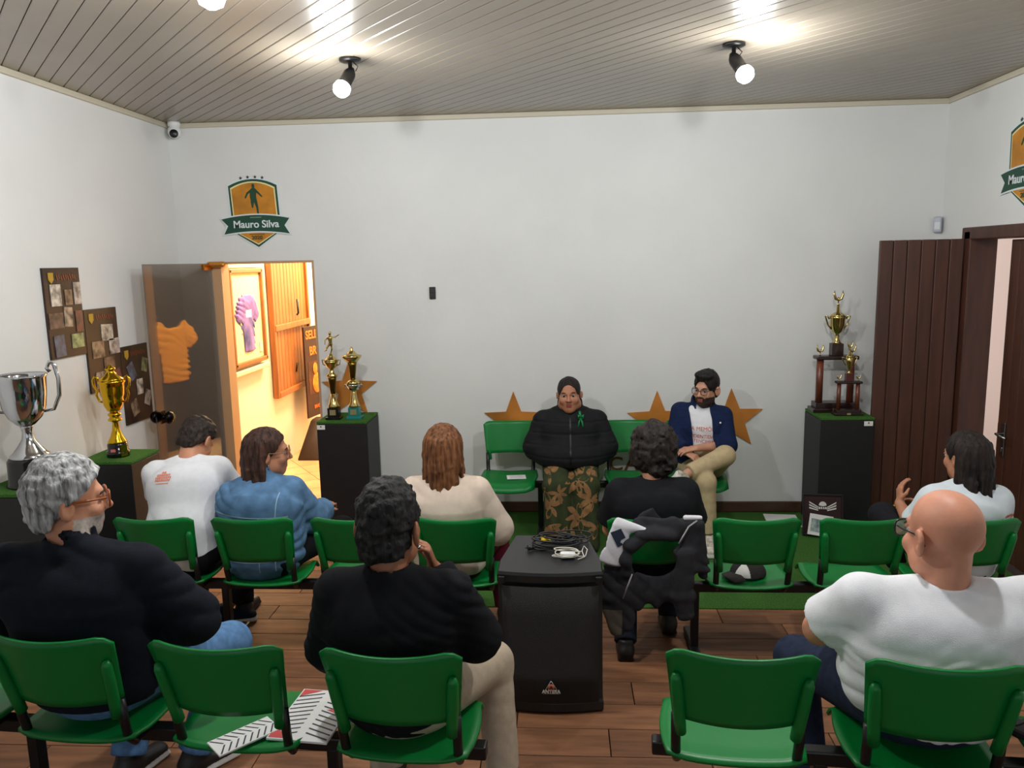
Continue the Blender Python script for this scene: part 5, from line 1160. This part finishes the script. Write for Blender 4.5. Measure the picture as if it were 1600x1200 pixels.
flow = lambda g: (lambda P: g(P) - .010 * np.sin(P[:, 0] * 62 + 1.5 * vnoise(P * A((5, 5, 2)))) * np.clip((.5 - P[:, 2]) / .3, 0, 1))
tr = garment(flow(f), J, 'leaf_print_trousers', cloth('moss_green', (55, 63, 40), .2, ns=12), p, .0068)
b = MB(); rnd = random.Random(21)
def leaf_burst(cx, cz, R, n, a0):
    for k in range(n):
        a = a0 + 2 * PI * k / n * .86; L = R * (.75 + .4 * rnd.random()); d = Vector((math.cos(a), 0, math.sin(a))); u = Vector((-d.z, 0, d.x)); m = 7; vs = []
        for i in range(m + 1):
            t = i / m; w = L * .19 * math.sin(PI * min(1, t * .97 + .03)) ** .8; c = Vector((cx, 5.2, cz)) + d * L * (.06 + t); vs += [c + u * w, c - u * w]
        b.add(vs, [(2 * i, 2 * i + 1, 2 * i + 3, 2 * i + 2) for i in range(m)])
for cx, cz, R, n, a0 in ((.10, .545, .11, 7, 3.4), (-.10, .58, .07, 5, .3), (-.04, .46, .08, 6, 3.2), (.20, .42, .10, 6, 2.), (-.09, .36, .10, 7, .5), (.12, .27, .12, 7, .9), (-.13, .2, .10, 6, 2.), (-.03, .13, .09, 6, 1.), (.24, .2, .08, 6, 2.6), (.08, .12, .08, 6, 2.), (-.17, .44, .06, 5, 1.), (.22, .58, .05, 5, 1.)): leaf_burst(cx, cz, R, n, a0)
decal('leaf_print', b, bvh_of(tr), (0, 1, 0), cloth('leaf_tan', (138, 102, 68), .3, ns=20), p, J['o'], .002)
hcap = union([ell((0, -.014, .034), (.082, .102, .092)), ell((0, -.05, -.04), (.074, .06, .07))], .03)
hcap = minus(cut(hcap, half((0, .02, -.03), (0, .55, -.83)), half((0, 0, -.08), (0, .2, -1))), ell((0, .105, -.012), (.068, .085, .094)), k=.006)
add_hair(rough_up(hcap, .0025, (70, 20, 20)), H, p, J, hairm('black_tied', (22, 19, 19), (44, 38, 38)), .005)
for q in 'LR': shoe(J['an' + q] + V3(0, -.02, 0), (0, -1, 0), .008, p, tuple(J['o']), DSHOE)
# --- 10 the man in the navy jacket
J = pose(1.08, 6.02, .008, PI, 1.0, world=dict(head=(1.098, 5.99, 1.148), neck=(1.085, 6.02, 1.01), chest=(1.08, 6.03, .86), shL=(1.235, 6.03, .93), shR=(.915, 6.04, .965), elL=(1.25, 5.93, .72), wrL=(1.0, 5.80, .73), elR=(.865, 5.98, .73), wrR=(.915, 5.80, .70), hipL=(1.16, 6.0, .53), hipR=(.99, 6.0, .53), knL=(1.20, 5.74, .685), anL=(.90, 5.60, .585), knR=(1.04, 5.62, .52), anR=(1.065, 5.60, .11)))
H = (J['head'], headrot(PI - .62, -.06, -.05), 1.06)
p = make_person('bearded man in navy jacket and khaki trousers, legs crossed on the bench', J, H, skin('light', (196, 144, 118)), [(J['wrL'], (-.95, -.15, -.1), (0, .2, -1), -1, .35, 1.), (J['wrR'], (.7, -.5, -.3), (.1, .1, -1), 1, .5, 1.)], 1.0, h=.0052, beard=mat('dark_beard', (52, 36, 30), .8, nscale=90, namp=.3), brow=(26, 18, 16))
ts = garment(folds(torso_cloth(J, 1.06, .012, .0, .4, -.02, .062), .005, 36, .8, 81, (.3, 0, 1)), J, 'white_t_shirt', WHT, p, .0068)
BLUEJ = cloth('navy_jacket', (26, 38, 72), .15)
f = torso_cloth(J, 1.16, .022, .0, 1.88, .0, .078, sleeve_w=1.12)
f = minus(f, rbox(J['chest'] + V3(-.012, -.19, -.07), (.078, .16, .32), .03, rotz(0) @ headrot(0, 0, -.10)), k=.01)
f = union([f, minus(ecap(J['neck'] - V3(0, -.005, .02), J['neck'] + V3(0, .02, .04), (.095, .085), (.09, .08), J['xd']), cone(J['neck'] - V3(0, 0, .02), J['neck'] + V3(0, -.01, .2), .068, .09), rbox(J['neck'] + V3(0, -.13, .02), (.06, .12, .12), .02))], .012)
jk = garment(folds(f, .008, 40, .8, 91, (.3, 0, 1)), J, 'navy_jacket', BLUEJ, p, .0068)
cx = 1.075; cvs = None
tb = bvh_of(ts)
for txt, z, x, sz, r in (('A MEM\u00d3RIA', .85, 1.085, .044, -.05), ('\u00c9 IDENTIDADE', .79, 1.08, .040, -.07), ('PERTENCIMENTO', .752, 1.075, .036, -.09)):
    me = text_mesh(txt, sz, 0.); b = MB(); c_, s_ = math.cos(r), math.sin(r)
    b.add([(x + (v.co.x * c_ - v.co.y * s_) * .92, 5.3, z + v.co.x * s_ + v.co.y * c_) for v in me.vertices], [list(pp.vertices) for pp in me.polygons])
    decal('chest_lettering', b, tb, (0, 1, 0), mat('red_orange_print', (206, 92, 66), .8), p, J['o'])
b = MB(); b.ball(tuple(V3(1.195, 5.905, .90) - J['o']), .008, 8); b.build('lapel_pin', mat('white_pin', (226, 226, 224), .4), p)
garment(folds(legs_cloth(J, 1.04, .013, .93, 1.05), .0025, 30, .7, 95), J, 'khaki_trousers', KHA, p, .0072)
hf = union([ell((0, -.014, .046), (.086, .110, .104)), ell((0, -.055, -.035), (.07, .054, .065))], .03)
hf = minus(cut(hf, half((0, .03, -.012), (0, .55, -.85)), half((0, 0, -.08), (0, .25, -1))), ell((0, .105, -.02), (.064, .08, .098)), *sym(lambda s: ell((s * .094, .018, -.035), (.03, .04, .055))), k=.008)
hf = union([hf, cut(ell((0, .05, .11), (.07, .05, .03)), half((0, .07, .07), (0, .5, -.9)))], .02)
add_hair(rough_up(hf, .004, (60, 60, 30)), H, p, J, hairm('near_black', (20, 18, 18), (42, 38, 36)), .005)
glasses(H, p, J, mat('dark_thin_frame', (40, 32, 30), .3), .034, .021, .002)
shoe(J['anR'] + V3(0, -.02, 0), (-.1, -1, 0), .008, p, tuple(J['o']), cloth('patterned_shoe', (190, 182, 170), .5, ns=40), WSOLE)
an = J['anL']; lat_d = V3(-.8, -.5, -.1)
f = union([ecap(an + V3(-.03, -.03, -.02), an + V3(-.08, -.12, .02), (.04, .045), (.042, .03), (0, 0, 1)), ecap(an + V3(-.045, -.02, -.05), an + V3(-.095, -.12, -.0), (.02, .04), (.02, .04), (0, 0, 1))], .02)
mesh_sdf(f, an - .25, an + .2, .007, 'shoe', [cloth('patterned_shoe', (190, 182, 170)), WSOLE], p, tuple(J['o']), matfn=lambda P: (P[:, 0] < an[0] - .085).astype(int))

# ------------------------------------------------------------------ jacket hung over a middle-row back
o = V3(.44, 3.84, 0)
def sheetcap(a, c, w0, w1, t=.012, xd=(1, 0, 0)): return ecap(a, c, (w0, t), (w1, t), xd)
yb = 3.765
main = [sheetcap((.36, yb + .0, .838), (.54, yb - .005, .825), .042, .045, .02, (0, 0, 1)), sheetcap((.54, yb - .005, .83), (.665, yb + .0, .84), .04, .03, .022, (0, 0, 1)),   # along the top edge
        sheetcap((.46, yb + .06, .80), (.40, yb + .05, .87), .06, .06, .014),
        sheetcap((.62, yb - .012, .84), (.645, yb - .008, .60), .055, .07, .016), sheetcap((.675, yb + .03, .83), (.70, yb + .045, .57), .03, .045, .026, (0, 1, 0)),
        sheetcap((.585, yb - .035, .70), (.585, yb - .035, .48), .058, .056, .028), sheetcap((.585, yb - .035, .48), (.605, yb - .035, .375), .052, .046, .026),   # hanging sleeve
        sheetcap((.245, yb - .012, .62), (.235, yb - .02, .46), .055, .075, .016), sheetcap((.235, yb - .02, .46), (.265, yb - .02, .27), .07, .035, .016), sheetcap((.30, yb - .02, .52), (.32, yb - .02, .30), .05, .03, .014),
        sheetcap((.33, yb - .004, .54), (.43, yb - .004, .46), .08, .075, .014, (0, 0, 1)), sheetcap((.43, yb - .004, .47), (.56, yb - .006, .52), .075, .06, .014, (0, 0, 1))]
arc_ = [(.32, yb - .03, .60), (.305, yb - .038, .66), (.325, yb - .04, .735), (.375, yb - .036, .785), (.44, yb - .03, .80), (.53, yb - .026, .79)]
main += [cone(a, c, .030, .030) for a, c in zip(arc_, arc_[1:])]
hollow = ell((.442, yb - .03, .655), (.112, .09, .085))
f = folds(minus(union(main, .025), hollow, k=.02), .012, 42, .9, 33, (.6, 0, .8))
jo = mesh_sdf(f, (.08, 3.6, .14), (.84, 3.95, .97), .0068, 'jacket', [cloth('charcoal_fleece', (46, 46, 50), .15), mat('olive_grey_lining', (92, 86, 74), .7, nscale=12, namp=.2)], None, tuple(o), matfn=lambda P: ((P[:, 2] < .40) & (P[:, 0] < .285)).astype(int))
tag(jo, 'dark grey jacket with white lining hung over a green middle-row back', 'jacket')
f = folds(union([sheetcap((.285, yb - .028, .835), (.235, yb - .034, .65), .045, .065, .013), sheetcap((.265, yb - .015, .86), (.40, yb - .03, .815), .022, .018, .016, (0, 0, 1))], .02), .003, 30, .8, 3, (1, 0, .4))
WLM = cloth('lining_white', (216, 214, 220), .03)
wl = mesh_sdf(f, (.08, 3.65, .5), (.75, 3.9, .97), .0065, 'white_lining', WLM, jo, tuple(o))
mesh_sdf(sheetcap((.60, yb - .012, .878), (.675, yb + .005, .872), .014, .012, .014, (0, 0, 1)), (.5, 3.65, .8), (.8, 3.9, .97), .0065, 'white_collar', WLM, jo, tuple(o))
b = MB(); c0 = Vector((.272, 3.5, .785)); u = Vector((.86, 0, .38)); w = Vector((-.42, 0, .86)) * -1
b.add([c0 + u * a * .03 + w * c * .042 for c in (-1, -.33, .33, 1) for a in (-1, 0, 1)], [(r * 3 + i, r * 3 + i + 1, r * 3 + i + 4, r * 3 + i + 3) for r in range(3) for i in range(2)])
lb = decal('sewn_label', b, bvh_of(wl), (0, 1, 0), mat('navy_label', (24, 34, 56), .6), jo, o, .004)
b = MB(); c1 = c0 + w * .018; b.add([c1 + u * .014 + w * -.004, c1 - u * .006 + w * .004, c1 + u * -.002 + w * .012, c1 + u * .012 + w * .006], [(0, 1, 2, 3)]); decal('label_mark', b, bvh_of(wl), (0, 1, 0), mat('label_print', (190, 196, 204), .6), jo, o, .0055)
for pts in ([(.655, yb - .02, .865), (.61, yb - .05, .845), (.58, yb - .066, .80), (.56, yb - .07, .765)], [(.335, yb - .055, .60), (.315, yb - .05, .54), (.29, yb - .05, .47)]):
    b = MB(); b.tube([tuple(V3(*q) - o) for q in pts], .004, 6); b.build('piping', mat('pale_piping', (150, 150, 152), .5), jo)
GROUPS = {'beam_bench': 'green beam benches in rows', 'wall_star': 'bronze stars on the back wall', 'photo_board': 'photo boards stepping down the left wall', 'display_plinth': 'black plinths with turf tops', 'ceiling_spotlight': 'black ceiling spotlights', 'crest_sign': 'shield crest signs on the walls', 'column_trophy': 'column trophies on the right plinth', 'magazine': 'patterned prints on the near-row seat', 'paper_sheet': 'loose white sheets', 'person': 'people seated in the room'}
for ob in SC.objects:
    if ob.parent is None and ob.get('label') and ob.name.split('.')[0] in GROUPS: ob['group'] = GROUPS[ob.name.split('.')[0]]
